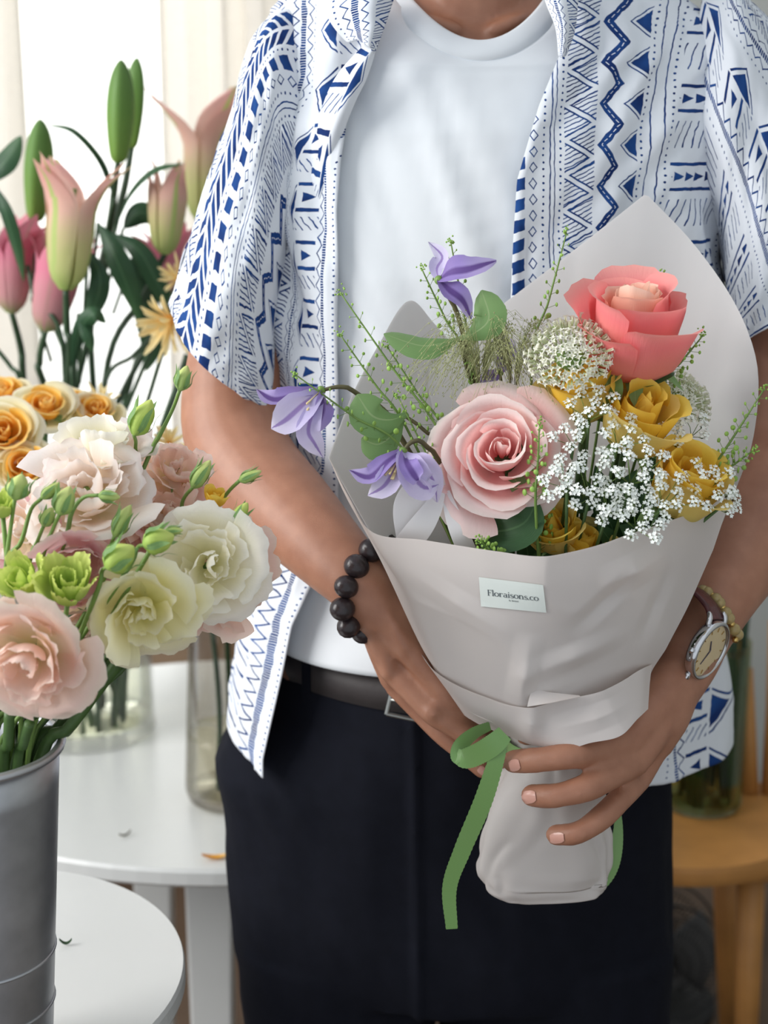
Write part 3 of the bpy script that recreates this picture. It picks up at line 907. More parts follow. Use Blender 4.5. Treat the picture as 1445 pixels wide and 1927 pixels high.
for r, py in enumerate(shirt_rows):
    cx, hw, hd = tor(max(-8, min(1250, py)))
    up = smooth01((110 - py) / 130)
    low = smooth01((py - 900) / 400)
    hd2 = hd + .017 + .022 * low
    c = P(cx, py, YC - hd2 * .95); c.y = YC        # rows are set by where their front shows in the photo
    s_ = scale_at(py, YC)
    pys_ = proj((c.x, YC, c.z))[1]
    hLm, hRm = c.x - P(tab(pys_, SIDE_L), pys_, YC).x, P(tab(pys_, SIDE_R), pys_, YC).x - c.x
    e = 2 / 2.3
    def edge_angle(px, hm):
        a = .6
        for _ in range(4):
            yy = YC - hd2 * math.cos(a) ** e
            x = abs(P(px, py, yy).x - c.x)
            a = math.asin(max(.05, min(.98, x / hm)) ** (1 / e))
        return a
    aL = edge_angle(tab(py, EDGE_L), hLm); aR = edge_angle(tab(py, EDGE_R), hRm)
    hL, hR = hLm / s_, hRm / s_
    for k in range(NA):
        f = k / (NA - 1)
        # photo-left front edge -> side -> back -> side -> photo-right front edge
        ang = -aL - f * (2 * pi - aL - aR)
        s, q = math.sin(ang), math.cos(ang)
        h = (hL if s < 0 else hR) * s_
        x = c.x + h * math.copysign(abs(s) ** e, s)
        y = c.y - hd2 * math.copysign(abs(q) ** e, q)
        z = c.z
        # shirt tails: hem rises towards the side seams
        if low > 0:
            z += (.022 if s < 0 else .006) * smooth01((py - 1200) / 270) * (abs(s) ** 4)
        left = f < .5
        ee = tab(py, EDGE_L) if left else tab(py, EDGE_R)
        pxd = abs(proj((x, y, z))[0] - ee) if q > 0 else (abs(ee - (cx - hL if left else cx + hR)) + abs(q) * 280)
        if q > 0:
            pxx = proj((x, y, z))[0]
            if left:
                pm = pxx + (640 - max(500, ee) if py > 330 else 0)
                u_lo = float(np.interp(-pm, [-640, -632, -610, -600, -560, -553, -552, -540, -538, -498, -487, -420], [480, 486, 512, 535, 586, 640, 656, 708, 716, 782, 793, 860])) if py < 900 else 480 + pxd * .85
                u_hi = float(np.interp(-pxx, [-700, -640, -594, -592, -552, -540, -502, -490, -430], [520, 588, 640, 656, 708, 716, 782, 793, 860]))
                uu = lerp(u_hi, u_lo, smooth01((py - 130) / 190))
            else:
                dx_ = pxx - (960 if py < 560 else ee)
                if py > 1150: dx_ = pxx - 1190 + 330
                uu = dx_ * (1 + .22 * min(1, max(0, py) / 450) * min(1, max(0, dx_) / 260))
        else:
            uu = (480 if left else 0) + pxd * 1.1
        vv = py
        # folds
        am = .0035 + .008 * low
        d = am * fbm(pxd / 90 + (0 if left else 40), py / 420, 2.0, 2)
        d += .004 * fbm(pxd / 40 + py / 160, py / 160, 6.0 if left else 9.0, 3) * smooth01((pxd) / 40)
        # drag folds from the armpit
        ax = pxd - (130 if left else 330); ay = py - 520
        d += .006 * math.sin((ax * .9 + (ay if left else -ay) * .35) / 16.0) * math.exp(-((ax / 110) ** 2 + (ay / 200) ** 2))
        if r == NR - 1 or up > .9: d *= .3
        d = max(d, -.006)
        # turned placket edge
        if pxd < 26 and q > 0: d += .002
        V.append(Vector((x + math.sin(ang) * d, y - math.cos(ang) * d, z))); UV.append((uu, vv))
shirt = wpart('overshirt', (V, grid_faces(NR, NA)), M['print'], person, uv=UV, label='open short sleeved shirt with blue tribal print on white')
solid(shirt, .0011)
# ------------------------------------------------------------------ sleeves: rings through left, front and right photo points
def sleeve(rows, u0, name_seed, flip, ns=90, na=120):
    L = cr([P(a, b, y) for (a, b, y), _, _ in rows], ns)
    Fm = cr([P(a, b, y) for _, (a, b, y), _ in rows], ns)
    R = cr([P(a, b, y) for _, _, (a, b, y) in rows], ns)
    V, UV = [], []
    for i in range(ns):
        l, f, r = Vector(L[i]), Vector(Fm[i]), Vector(R[i])
        c = (l + r) / 2; A = (r - l) / 2; Bv = f - c
        t = i / (ns - 1)
        for k in range(na + 1):
            w = 2 * pi * k / na                     # 0 = outer/left point, 90 = front
            cc, ss = -math.cos(w), math.sin(w)
            p = c + A * cc + Bv * ss
            n = (A.normalized() * cc + Bv.normalized() * ss)
            d = .006 * fbm(w * 1.8, t * 1.5, name_seed, 2) * smooth01(t * 3) + .004 * fbm(w * 3.4 + t * 3, t * 4, name_seed + 5, 3)
            d += .003 * math.sin(w * 5 + t * 9) * smooth01(t * 2) * (1 - t * .6)
            if t > .975: d += .0006
            V.append(p + n * d)
            arc = w / (2 * pi) * 2 * pi * (A.length + Bv.length) / 2 / PX
            UV.append((u0 + (arc if not flip else -arc), t * 620))
    o = wpart('sleeve', (V, grid_faces(ns, na + 1)), M['print'], shirt, uv=UV)
    solid(o, .0011)
    return o
SL = [((575, -20, 1.30), (610, 150, 1.250), (650, 330, 1.28)),
      ((508, 40, 1.29), (535, 190, 1.215), (575, 430, 1.28)),
      ((466, 108, 1.285), (508, 280, 1.206), (545, 540, 1.275)),
      ((434, 222, 1.28), (482, 390, 1.194), (528, 620, 1.27)),
      ((396, 335, 1.275), (450, 500, 1.186), (524, 690, 1.265)),
      ((357, 468, 1.265), (424, 615, 1.180), (522, 732, 1.255)),
      ((325, 572, 1.26), (402, 708, 1.178), (522, 748, 1.25))]
SR = [((1250, 330, 1.28), (1290, 150, 1.250), (1330, -40, 1.30)),
      ((1345, 440, 1.275), (1362, 200, 1.215), (1410, 0, 1.29)),
      ((1362, 520, 1.27), (1412, 310, 1.206), (1490, 105, 1.285)),
      ((1370, 580, 1.265), (1440, 430, 1.192), (1535, 260, 1.28)),
      ((1386, 612, 1.26), (1452, 530, 1.184), (1565, 410, 1.275)),
      ((1403, 642, 1.255), (1466, 606, 1.180), (1590, 540, 1.265))]
sleeve(SL, 770.0, 3.0, False)
sleeve(SR, 250.0, 8.0, False)
# ------------------------------------------------------------------ open collar
def flap(ctrl, u0, name='collar'):
    g = [[P(*p) for p in row] for row in ctrl]
    nr, ncx = 36, 26
    V, F = surf(g, nr, ncx)
    UV = [(u0 + (i % ncx) / ncx * 110, (i // ncx) / nr * 240) for i in range(len(V))]
    for i, v in enumerate(V):
        v.y += .002 * fbm(v.x * 40, v.z * 30, 2, 2)
    solid(wpart(name, (V, F), M['print'], shirt, uv=UV), .0014)
flap([[(640, -60, 1.225), (690, -60, 1.215), (740, -70, 1.215), (762, -75, 1.24)],
      [(615, 20, 1.200), (660, 0, 1.190), (705, -10, 1.186), (742, -8, 1.205)],
      [(650, 76, 1.192), (670, 62, 1.184), (700, 50, 1.178), (722, 52, 1.190)],
      [(668, 72, 1.190), (680, 78, 1.183), (694, 88, 1.178), (704, 100, 1.184)]], 640)
flap([[(690, 80, 1.186), (704, 90, 1.182), (716, 60, 1.188)],
      [(636, 140, 1.194), (672, 140, 1.184), (692, 142, 1.186)],
      [(608, 200, 1.202), (642, 202, 1.188), (668, 192, 1.190)],
      [(594, 270, 1.208), (618, 276, 1.197), (642, 260, 1.198)],
      [(586, 340, 1.213), (604, 350, 1.205), (622, 340, 1.206)],
      [(584, 420, 1.220), (594, 430, 1.216), (606, 428, 1.216)]], 540, 'lapel')
flap([[(1012, -70, 1.24), (1040, -70, 1.215), (1090, -70, 1.215)],
      [(1026, 0, 1.205), (1050, 0, 1.190), (1086, 10, 1.196)],
      [(1046, 52, 1.192), (1062, 50, 1.183), (1080, 60, 1.190)],
      [(1052, 106, 1.190), (1058, 108, 1.184), (1064, 104, 1.188)]], 640)

# ================================================================== bouquet wrap
def paper_mat(name, col, thru):
    m, nt, b, out = new_mat(name)
    tc = node(nt, 'ShaderNodeTexCoord')
    nz = node(nt, 'ShaderNodeTexNoise'); nz.inputs['Scale'].default_value = 9; nz.inputs['Detail'].default_value = 3
    nt.links.new(tc.outputs['Object'], nz.inputs['Vector'])
    r = ramp(nt, [(.3, tuple(c * .97 for c in col)), (.7, col)]); nt.links.new(nz.outputs['Fac'], r.inputs[0])
    nt.links.new(r.outputs[0], b.inputs['Base Color'])
    b.inputs['Roughness'].default_value = 0.42; b.inputs['Specular IOR Level'].default_value = 0.4
    t = node(nt, 'ShaderNodeBsdfTranslucent'); nt.links.new(r.outputs[0], t.inputs[0])
    mx = node(nt, 'ShaderNodeMixShader'); mx.inputs[0].default_value = thru
    nt.links.new(b.outputs[0], mx.inputs[1]); nt.links.new(t.outputs[0], mx.inputs[2]); nt.links.new(mx.outputs[0], out.inputs[0])
    return m
M['paper'] = paper_mat('pale_vellum_paper', srgb(240, 233, 229), 0.38)
M['paper_in'] = paper_mat('white_vellum_paper', srgb(236, 234, 233), 0.36)
BOT = P(1030, 1690, 1.06)
wrap = thing('bouquet_wrap', 'white vellum paper cone wrapped around the bouquet in both hands', 'wrapping', Vector((BOT.x, BOT.y, BOT.z)))
def crumple(V, amp, f, seed, keep=None):
    for i, v in enumerate(V):
        d = amp * (abs(noise.noise(Vector((v.x * f, v.z * f * .7, seed)))) * 3 - .7) + amp * .5 * noise.noise(Vector((v.x * f * 2.3 + v.z * f, v.z * f, seed + 3)))
        v.y += d
def sheet(ctrl, nr, nc, mat=None, amp=.0025, f=22, seed=1.0, name='paper_sheet', th=.00035, dents=()):
    V, F = surf([[P(*p) for p in row] for row in ctrl], nr, nc)
    crumple(V, amp, f, seed)
    for cx, cy, cyy, rx, ry, a, rot in dents:        # single pushed-in or bulging creases
        c = P(cx, cy, cyy); k = scale_at(cy, cyy)
        for v in V:
            dx, dz = (v.x - c.x) / k, -(v.z - c.z) / k
            p_, q_ = dx * math.cos(rot) + dz * math.sin(rot), -dx * math.sin(rot) + dz * math.cos(rot)
            w = max(0, 1 - abs(p_) / rx) * max(0, 1 - abs(q_) / ry)
            v.y += a * w
    o = wpart(name, (V, F), mat or M['paper'], wrap)
    solid(o, th)
    return V, F
# back sheet with the tall corner on the right: fans up from the binding point
def fan_sheet(edge, foot, nr, nc, bulge, seed, name):
    E_ = cr([P(*p) for p in edge], nc)
    A_ = cr([P(*p) for p in foot], nc)
    V = []
    for r in range(nr):
        t = r / (nr - 1)
        for c in range(nc):
            a, b = Vector(A_[c]), Vector(E_[c])
            p = a.lerp(b, t)
            p.y += bulge * math.sin(pi * t) + .004 * noise.noise(Vector((c / nc * 5, t * 2.5, seed))) * smooth01(t * 2)
            V.append(p)
    o = wpart(name, (V, grid_faces(nr, nc)), M['paper_in'], wrap)
    solid(o, .00035)
    return V
fan_sheet([(618, 862, 1.075), (660, 750, 1.105), (712, 650, 1.130), (768, 566, 1.150), (820, 612, 1.156), (900, 700, 1.160), (1000, 760, 1.160), (1130, 800, 1.155)],
          [(872, 1338, 1.050), (905, 1350, 1.062), (940, 1360, 1.075), (975, 1368, 1.085), (1005, 1370, 1.09), (1040, 1370, 1.09), (1080, 1370, 1.09), (1120, 1368, 1.085)], 50, 70, .012, 2.0, 'back_sheet')
def poly_edge(pts, n):
    """Polyline with crisp corners, evenly resampled."""
    pts = [np.array(p, float) for p in pts]
    L = [0]
    for a, b in zip(pts, pts[1:]): L.append(L[-1] + np.linalg.norm((b - a)[:2]))
    out = []
    for i in range(n):
        d = L[-1] * i / (n - 1)
        k = max(j for j in range(len(L)) if L[j] <= d + 1e-9); k = min(k, len(pts) - 2)
        out.append(tuple(pts[k] + (pts[k + 1] - pts[k]) * (d - L[k]) / (L[k + 1] - L[k])))
    return out
def fan_poly(edge, foot, nr, nc, bulge, seed, name):
    E_ = [P(*p) for p in poly_edge(edge, nc)]
    A_ = cr([P(*p) for p in foot], nc)
    V = []
    for r in range(nr):
        t = r / (nr - 1)
        for c in range(nc):
            p = Vector(A_[c]).lerp(E_[c], t)
            p.y += bulge * math.sin(pi * t) + .004 * noise.noise(Vector((c / nc * 5, t * 2.5, seed))) * smooth01(t * 2)
            V.append(p)
    o = wpart(name, (V, grid_faces(nr, nc)), M['paper_in'], wrap)
    solid(o, .00035)
    return V
smooth_right = [tuple(p) for p in cr([(1215, 364, 1.160), (1300, 452, 1.150), (1372, 552, 1.135), (1412, 640, 1.115), (1426, 722, 1.095), (1416, 830, 1.072), (1388, 912, 1.056), (1340, 1030, 1.046)], 24)]
fan_poly([(800, 700, 1.145), (935, 582, 1.158), (1080, 470, 1.162)] + smooth_right,
         [(930, 1352, 1.066), (980, 1364, 1.078), (1040, 1370, 1.085), (1100, 1366, 1.08), (1150, 1352, 1.068), (1195, 1320, 1.052), (1215, 1290, 1.04)], 60, 110, .006, 5.0, 'back_sheet')
# front sheet: open cone mouth
frontV, frontF = sheet([
    [(619, 862, 1.072), (655, 935, 1.040), (700, 1003, 1.010), (800, 1020, .985), (920, 1038, .968), (1010, 1046, .962), (1090, 1034, .966), (1190, 1002, .982), (1290, 968, 1.006), (1378, 934, 1.044)],
    [(652, 938, 1.068), (690, 1000, 1.040), (735, 1060, 1.010), (820, 1082, .986), (925, 1098, .970), (1010, 1104, .964), (1092, 1096, .967), (1185, 1070, .982), (1272, 1046, 1.006), (1344, 1020, 1.042)],
    [(720, 1060, 1.062), (750, 1100, 1.040), (785, 1140, 1.014), (850, 1168, .994), (930, 1186, .978), (1010, 1190, .972), (1088, 1184, .975), (1168, 1166, .988), (1238, 1150, 1.008), (1296, 1142, 1.038)],
    [(792, 1215, 1.058), (806, 1236, 1.040), (830, 1262, 1.020), (880, 1290, 1.002), (940, 1308, .990), (1005, 1316, .984), (1075, 1310, .986), (1140, 1294, .996), (1190, 1275, 1.012), (1226, 1262, 1.034)],
    [(838, 1290, 1.058), (848, 1310, 1.042), (868, 1330, 1.026), (905, 1352, 1.010), (955, 1366, 1.000), (1010, 1374, .996), (1068, 1370, .997), (1120, 1356, 1.004), (1165, 1338, 1.018), (1200, 1318, 1.036)]],
    90, 150, amp=.0040, f=13, seed=3.3, name='front_sheet',
    dents=((1195, 1075, .98, 75, 40, -.008, -.3), (1135, 1130, .98, 90, 26, .007, -.75), (1080, 1235, .98, 120, 30, -.006, -.35), (985, 1270, .98, 30, 90, -.006, .1), (860, 1130, .99, 120, 30, -.004, .5), (1240, 1150, .99, 26, 90, .006, .35)))
# lower collar of paper folded over the front
sheet([
    [(790, 1228, 1.060), (812, 1258, 1.034), (850, 1284, 1.012), (905, 1308, .995), (985, 1330, .980), (1090, 1312, .980), (1160, 1288, .988), (1205, 1262, 1.006), (1226, 1250, 1.026)],
    [(835, 1290, 1.060), (850, 1308, 1.036), (880, 1328, 1.014), (930, 1350, .998), (1000, 1364, .982), (1090, 1352, .980), (1160, 1330, .986), (1203, 1304, 1.000), (1222, 1288, 1.018)],
    [(868, 1342, 1.060), (886, 1354, 1.040), (915, 1370, 1.022), (965, 1388, 1.004), (1050, 1411, .980), (1110, 1398, .976), (1165, 1385, .978), (1200, 1352, .990), (1219, 1334, 1.006)]],
    36, 110, amp=.0018, f=20, seed=7.1, name='lower_sheet', dents=((1000, 1360, .98, 26, 70, -.005, .05), (1120, 1350, .98, 90, 26, -.004, -.3)))
V, F = surf([[P(992, 1330, .974), P(1040, 1322, .972), P(1092, 1311, .976)], [P(996, 1312, .977), P(1040, 1314, .976), P(1091, 1310, .977)], [P(1002, 1292, .981), P(1030, 1302, .980), P(1090, 1309, .979)]], 10, 16)
solid(wpart('fold_flap', (V, F), M['paper'], wrap), .00035)
# paper handle around the stems
hrows = [(1330, 985, 1105, 1.058, .030), (1390, 962, 1122, 1.052, .036), (1440, 950, 1130, 1.046, .038), (1500, 930, 1140, 1.046, .039), (1560, 912, 1148, 1.048, .040), (1615, 901, 1146, 1.050, .042), (1648, 906, 1142, 1.052, .042), (1668, 928, 1134, 1.053, .040)]
hV = []
nh, na = 70, 96
hr = cr(hrows, nh)
for r in range(nh):
    py, l, rr, y, hd = hr[r]
    a, b = P(l, py, y), P(rr, py - (10 if py > 1640 else 0), y)
    for k in range(na):
        w = 2 * pi * k / na
        d = .0048 * (abs(noise.noise(Vector((math.cos(w) * 1.5 + r * .02, math.sin(w) * 1.5, r * .05 + 4)))) * 2 - .4) * min(1, (nh - r) / 14) + .0015 * noise.noise(Vector((w * 3, r * .12, 9)))
        ex = 2 / lerp(2.0, 3.6, smooth01((py - 1480) / 160))
        sw, cw = math.copysign(abs(math.sin(w)) ** ex, math.sin(w)), math.copysign(abs(math.cos(w)) ** ex, math.cos(w))
        p = (a + b) / 2 + (b - a) / 2 * sw + Vector((0, -(hd * (1 - .35 * smooth01((py - 1480) / 160)) + d) * cw, -.003 * math.cos(w) * (1 if r > nh - 22 else 0)))
        p += (b - a).normalized() * d * math.sin(w)
        hV.append(p)
hF = grid_faces(nh, na, True) + [tuple(range((nh - 1) * na, nh * na))]
o = wpart('handle_paper', (hV, hF), M['paper'], wrap)
# white paper tails tucked inside at the left
M['white_ribbon'] = paper_mat('white_satin', srgb(248, 246, 246), 0.35)
def strip(pts, w, name, mat, parent, wdir=None, n=40, label=None, twist=0.0, nw=5):
    """A ribbon along points with a given width direction; w may be a list."""
    path = [Vector(p) for p in cr(pts, n)]
    ws = [float(x[0]) for x in cr([(q,) for q in w], n)] if hasattr(w, '__len__') else [w] * n
    V, UV = [], []
    for i, p in enumerate(path):
        t = (path[min(i + 1, n - 1)] - path[max(i - 1, 0)]).normalized()
        if callable(wdir): d = wdir(i / (n - 1))
        else: d = Vector(wdir) if wdir is not None else t.cross(Vector((0, -1, 0)))
        d = (d - t * d.dot(t)).normalized()
        for k in range(nw):
            s = k / (nw - 1) * 2 - 1
            V.append(p + d * ws[i] * s); UV.append((s * .5 + .5, i / (n - 1)))
    return V, grid_faces(n, nw), UV
rib = thing('white_ribbon', 'white satin ribbon tails tucked inside the paper by the lilac bloom', 'ribbon', P(800, 1040, 1.02))
for pts, w in (([P(836, 902, 1.015), P(800, 915, 1.008), P(768, 950, 1.008), P(768, 1000, 1.012), P(778, 1040, 1.02)], [.009, .011, .010, .009, .009]),
               ([P(838, 925, 1.012), P(852, 970, 1.004), P(868, 1012, 1.000), P(890, 1060, 1.010)], [.003, .0055, .0065, .0065]),
               ([P(745, 1045, 1.02), P(785, 1000, 1.004), P(812, 960, 1.004), P(828, 925, 1.010)], [.008, .009, .007, .004])):
    V, F, UV = strip(pts, w, 'tail', M['white_ribbon'], rib)
    solid(wpart('tail', (V, F), M['white_ribbon'], rib, uv=UV), .0003)

# ------------------------------------------------------------------ sticker with lettering, laid on the front sheet
M['sticker'] = simple('sticker_paper', srgb(226, 232, 226), 0.6, var=0.01, scale=80)
M['ink'] = simple('grey_ink', srgb(70, 78, 84), 0.7, var=0.02)
bvh_f = BVHTree.FromPolygons(frontV, frontF)
def on_front(px, py, off):
    h = bvh_f.ray_cast(CAM, ray(px, py).normalized())[0]
    if h is None: h = P(px, py, .975)
    return h + (CAM - h).normalized() * off
TL, TR, BR_, BL = (901, 1086), (1022, 1101), (1028, 1153), (905, 1141)
def bil(s, t):
    a = [lerp(TL[k], TR[k], s) for k in (0, 1)]; b = [lerp(BL[k], BR_[k], s) for k in (0, 1)]
    return [lerp(a[k], b[k], t) for k in (0, 1)]
V = [on_front(*bil(c / 15, r / 7), .0012) for r in range(8) for c in range(16)]
stk = wpart('sticker', (V, grid_faces(8, 16)), M['sticker'], wrap, smooth=False, label='pale rectangular shop sticker')
solid(stk, .0002)
# letters: strokes in a 1-high cell; thick uprights, thin curves and serifs
def arc_(cx, cy, rx, ry, a0, a1, w0, w1, n=14):
    V, F = [], []
    for i in range(n + 1):
        a = math.radians(lerp(a0, a1, i / n)); w = lerp(w0, w1, abs(math.cos(a)))
        V += [(cx + (rx - w / 2) * math.cos(a), cy + (ry - w / 2) * math.sin(a)), (cx + (rx + w / 2) * math.cos(a), cy + (ry + w / 2) * math.sin(a))]
    F = [(2 * i, 2 * i + 1, 2 * i + 3, 2 * i + 2) for i in range(n)]
    return V, F
def bar_(x0, y0, x1, y1): return [(x0, y0), (x1, y0), (x1, y1), (x0, y1)], [(0, 1, 2, 3)]
def seg_(x0, y0, x1, y1, w):
    dx, dy = x1 - x0, y1 - y0; L = math.hypot(dx, dy); nx, ny = -dy / L * w / 2, dx / L * w / 2
    return [(x0 + nx, y0 + ny), (x1 + nx, y1 + ny), (x1 - nx, y1 - ny), (x0 - nx, y0 - ny)], [(0, 1, 2, 3)]
TK, TN = .13, .05
def glyph(ch):
    if ch == 'F': return [bar_(.06, 0, .06 + TK, 1), bar_(0, 0, .28, TN), bar_(0, .95, .56, 1), bar_(.5, .8, .56, 1), bar_(.15, .5, .45, .55), bar_(.42, .43, .46, .62)], .62
    if ch == 'l': return [bar_(.06, 0, .06 + TK, 1.05), bar_(0, 0, .26, TN), bar_(.0, 1.0, .1, 1.05)], .30
    if ch == 'o': return [arc_(.31, .33, .27, .31, 0, 360, TN, TK, 28)], .66
    if ch == 'r': return [bar_(.06, 0, .06 + TK, .66), bar_(0, 0, .28, TN), arc_(.36, .4, .18, .24, 40, 165, TN, TN + .03, 10), bar_(.42, .5, .52, .62)], .54
    if ch == 'a': return [bar_(.40, .0, .40 + TK, .5), arc_(.30, .45, .18, .2, 0, 150, TN, TN + .05, 12), arc_(.27, .19, .19, .17, 40, 330, TN, TK, 20), bar_(.5, 0, .62, TN)], .66
    if ch == 'i': return [bar_(.06, 0, .06 + TK, .66), bar_(0, 0, .26, TN), bar_(.0, .61, .1, .66), bar_(.06, .82, .06 + TK, .96)], .31
    if ch == 's': return [arc_(.24, .47, .17, .17, 30, 250, TN, TN + .04, 14), arc_(.24, .18, .19, .17, 200, 430, TN, TN + .06, 14), seg_(.12, .40, .38, .26, TK)], .50
    if ch == 'n': return [bar_(.06, 0, .06 + TK, .66), bar_(0, 0, .28, TN), arc_(.36, .38, .2, .26, 0, 160, TN, TK, 14), bar_(.495, 0, .495 + TK, .4), bar_(.42, 0, .72, TN)], .76
    if ch == 'c': return [arc_(.31, .33, .26, .31, 45, 315, TN, TK, 22)], .58
    if ch == '.': return [bar_(.04, 0, .04 + TK, .13)], .24
    return [], .3
def lettering(text, s0, s1, tbase, th, name, mat):
    J = Join(); x = 0; G = []
    for ch in text:
        g, adv = glyph(ch); G.append((x, g)); x += adv
    k = (s1 - s0) / x
    for gx, g in G:
        for V, F in g:
            J.add(([on_front(*bil(s0 + (gx + vx) * k, tbase - vy * th), .0016) for vx, vy in V], F))
    return wpart(name, J.vf, mat, stk, smooth=False)
lettering('Floraisons.co', .115, .905, .605, .205, 'lettering', M['ink'])
J = Join()
rr_ = random.Random(4)
x = .44
for wd in (2, 7):                                # tiny second line, too small to read in the photograph
    for k in range(wd):
        hgt = .05 if k else .07
        for V, F in (bar_(0, 0, .0035, hgt), bar_(.0055, 0, .009, hgt * .7)):
            J.add(([on_front(*bil(x + vx, .725 - vy), .0016) for vx, vy in V], F))
        x += .0155
    x += .012
wpart('small_print', J.vf, M['ink'], stk, smooth=False)

# ------------------------------------------------------------------ green ribbon
def satin(name, c1, c2):
    m, nt, b, out = new_mat(name)
    tc = node(nt, 'ShaderNodeUVMap')
    wv = node(nt, 'ShaderNodeTexWave'); wv.inputs['Scale'].default_value = 60; wv.bands_direction = 'Y'
    nt.links.new(tc.outputs[0], wv.inputs['Vector'])
    r = ramp(nt, [(0, c1), (1, c2)]); nt.links.new(wv.outputs['Fac'], r.inputs[0]); nt.links.new(r.outputs[0], b.inputs['Base Color'])
    b.inputs['Roughness'].default_value = 0.38; b.inputs['Sheen Weight'].default_value = 0.3; b.inputs['Anisotropic'].default_value = 0.5
    return m
M['green_satin'] = satin('green_satin', srgb(112, 152, 84), srgb(126, 166, 96))
gr = thing('green_ribbon', 'sage green satin ribbon tied around the paper handle', 'ribbon', P(930, 1400, 1.0))
def gpart(name, pts, w, wdir, n=60):
    V, F, UV = strip([P(*p) for p in pts], w, name, None, gr, wdir=wdir, n=n)
    # picot edge: tiny teeth along both borders
    for i in range(n):
        if i % 2:
            for k in (0, 4):
                V[i * 5 + k] = V[i * 5 + k].lerp(V[i * 5 + 2], .06)
    solid(wpart(name, (V, F), M['green_satin'], gr, uv=UV), .0004)
gpart('loop', [(922, 1366, 1.010), (892, 1380, 1.004), (868, 1402, .998), (862, 1422, .993), (868, 1432, .990)], [.0035, .0048, .0058, .0058, .004], None)
gpart('loop', [(860, 1418, .994), (874, 1428, .988), (905, 1416, .982), (932, 1398, .980), (950, 1380, .982)], [.004, .0080, .0085, .0082, .0066], None)
gpart('tail', [(948, 1384, .983), (934, 1430, .982), (908, 1510, .986), (870, 1600, .995), (846, 1670, 1.0), (850, 1748, 1.002)], [.0035, .0058, .0070, .0066, .0056, .0045], None, 90)
gpart('tail', [(1150, 1480, 1.06), (1163, 1540, 1.055), (1158, 1600, 1.05), (1140, 1645, 1.048), (1106, 1684, 1.045)], [.002, .003, .0055, .0072, .0060], None)
ringp = [P(1035, 1390, 1.052) + Vector((.0335 * math.sin(2 * pi * k / 40), -.038 * math.cos(2 * pi * k / 40), .004 * math.sin(2 * pi * k / 40))) for k in range(41)]
V, F, UV = strip(ringp, .006, 'band', None, gr, wdir=(0, 0, 1), n=80)
solid(wpart('band', (V, F), M['green_satin'], gr, uv=UV), .0004)

# ------------------------------------------------------------------ bracelets and watch
M['bead_dark'] = simple('dark_wood_bead', srgb(50, 40, 42), 0.28, var=0.15, scale=120, bump=0.3, bscale=260)
M['citrine'] = simple('honey_quartz_bead', srgb(214, 190, 128), 0.12, var=0.08, scale=150)
M['citrine'].node_tree.nodes['Principled BSDF'].inputs['Transmission Weight'].default_value = 0.45
def ball(c, r, n=14, m=9, s=(1, 1, 1), rot=None):
    V, F = lathe([(math.sin(pi * k / m) + 1e-5, -math.cos(pi * k / m)) for k in range(m + 1)], n, True, True)
    R = rot or Matrix()
    return [Vector(c) + R.to_3x3() @ Vector((v.x * r * s[0], v.y * r * s[1], v.z * r * s[2])) for v in V], F
def bracelet(name, label, c, e1, e2, n, r, mat, var, str_mat):
    t = thing(name, label, 'bracelet', Vector(c))
    ringp = []
    fine = [2 * pi * k / 720 for k in range(721)]
    pos = [Vector(c) + e1 * math.cos(w) + e2 * math.sin(w) for w in fine]
    acc_ = [0.0]
    for a_, b_ in zip(pos, pos[1:]): acc_.append(acc_[-1] + (b_ - a_).length)
    for k in range(n):
        w = float(np.interp(acc_[-1] * k / n, acc_, fine))
        p = Vector(c) + e1 * math.cos(w) + e2 * math.sin(w)
        tan = (-e1 * math.sin(w) + e2 * math.cos(w))
        q = tan.to_track_quat('Z', 'Y').to_matrix().to_4x4()
        wpart('bead', ball(p, r * (1 + var * ((k * 7) % 5 - 2) / 2), 16, 10, (1, 1, .92), q), mat, t)
        ringp.append(p)
    wpart('cord', tube(ringp + [ringp[0]], .0007, 6, caps=False), str_mat, t)
    return t
bracelet('bead_bracelet', 'bracelet of large dark brown wooden beads on the left wrist in view', P(712, 1102, 1.090), Vector((.006, .004, .0340)), Vector((-.0262, -.0262, -.002)), 13, .0096, M['bead_dark'], .04, M['belt'])
t = thing('bead_bracelet', 'thin bracelet of honey coloured clear beads above the wristwatch', 'bracelet', P(1345, 1150, 1.09))
vis = cr([(1296, 1112), (1318, 1110), (1342, 1124), (1360, 1148), (1376, 1178), (1390, 1206)], 15)
pts_ = []
for px, py in vis:
    h = on_skin(px, py) or on_skin(px - 14, py - 4) or P(px, py, 1.09)
    pts_.append(h + Vector((.0006, -.0036, .0004)))
back_ = [p + Vector((0, .058, .004)) for p in pts_[::-1]]
ringb = [Vector(q) for q in cr(pts_ + [pts_[-1].lerp(back_[0], .5) + Vector((.006, 0, 0))] + back_ + [back_[-1].lerp(pts_[0], .5) + Vector((-.006, 0, 0)), pts_[0]], 34)]
for k, p in enumerate(ringb[:-1]):
    big = k % 3 != 2
    wpart('bead', ball(p, 0.0048 if big else .0026, 14, 9), M['citrine'] if big else M['gold'], t)
wpart('cord', tube(ringb, .0006, 6, caps=False), M['gold'], t)
M['strap'] = simple('burgundy_croc_leather', srgb(92, 44, 46), 0.32, var=0.15, scale=140, bump=0.5, bscale=160)
M['dial'] = simple('cream_dial', srgb(228, 206, 164), 0.4, var=0.02, scale=40)
M['hands'] = simple('dark_hands', srgb(70, 60, 86), 0.4, var=0.02)
M['crystal'] = glass_mat('watch_crystal', (1, 1, 1), ior=1.2)
wn = Vector((.70, -.68, -.22)).normalized()
wc = P(1338, 1226, 1.056)
up = (P(1365, 1175, 1.056) - P(1318, 1278, 1.056)).normalized()
up = (up - wn * up.dot(wn)).normalized(); rt = up.cross(wn)
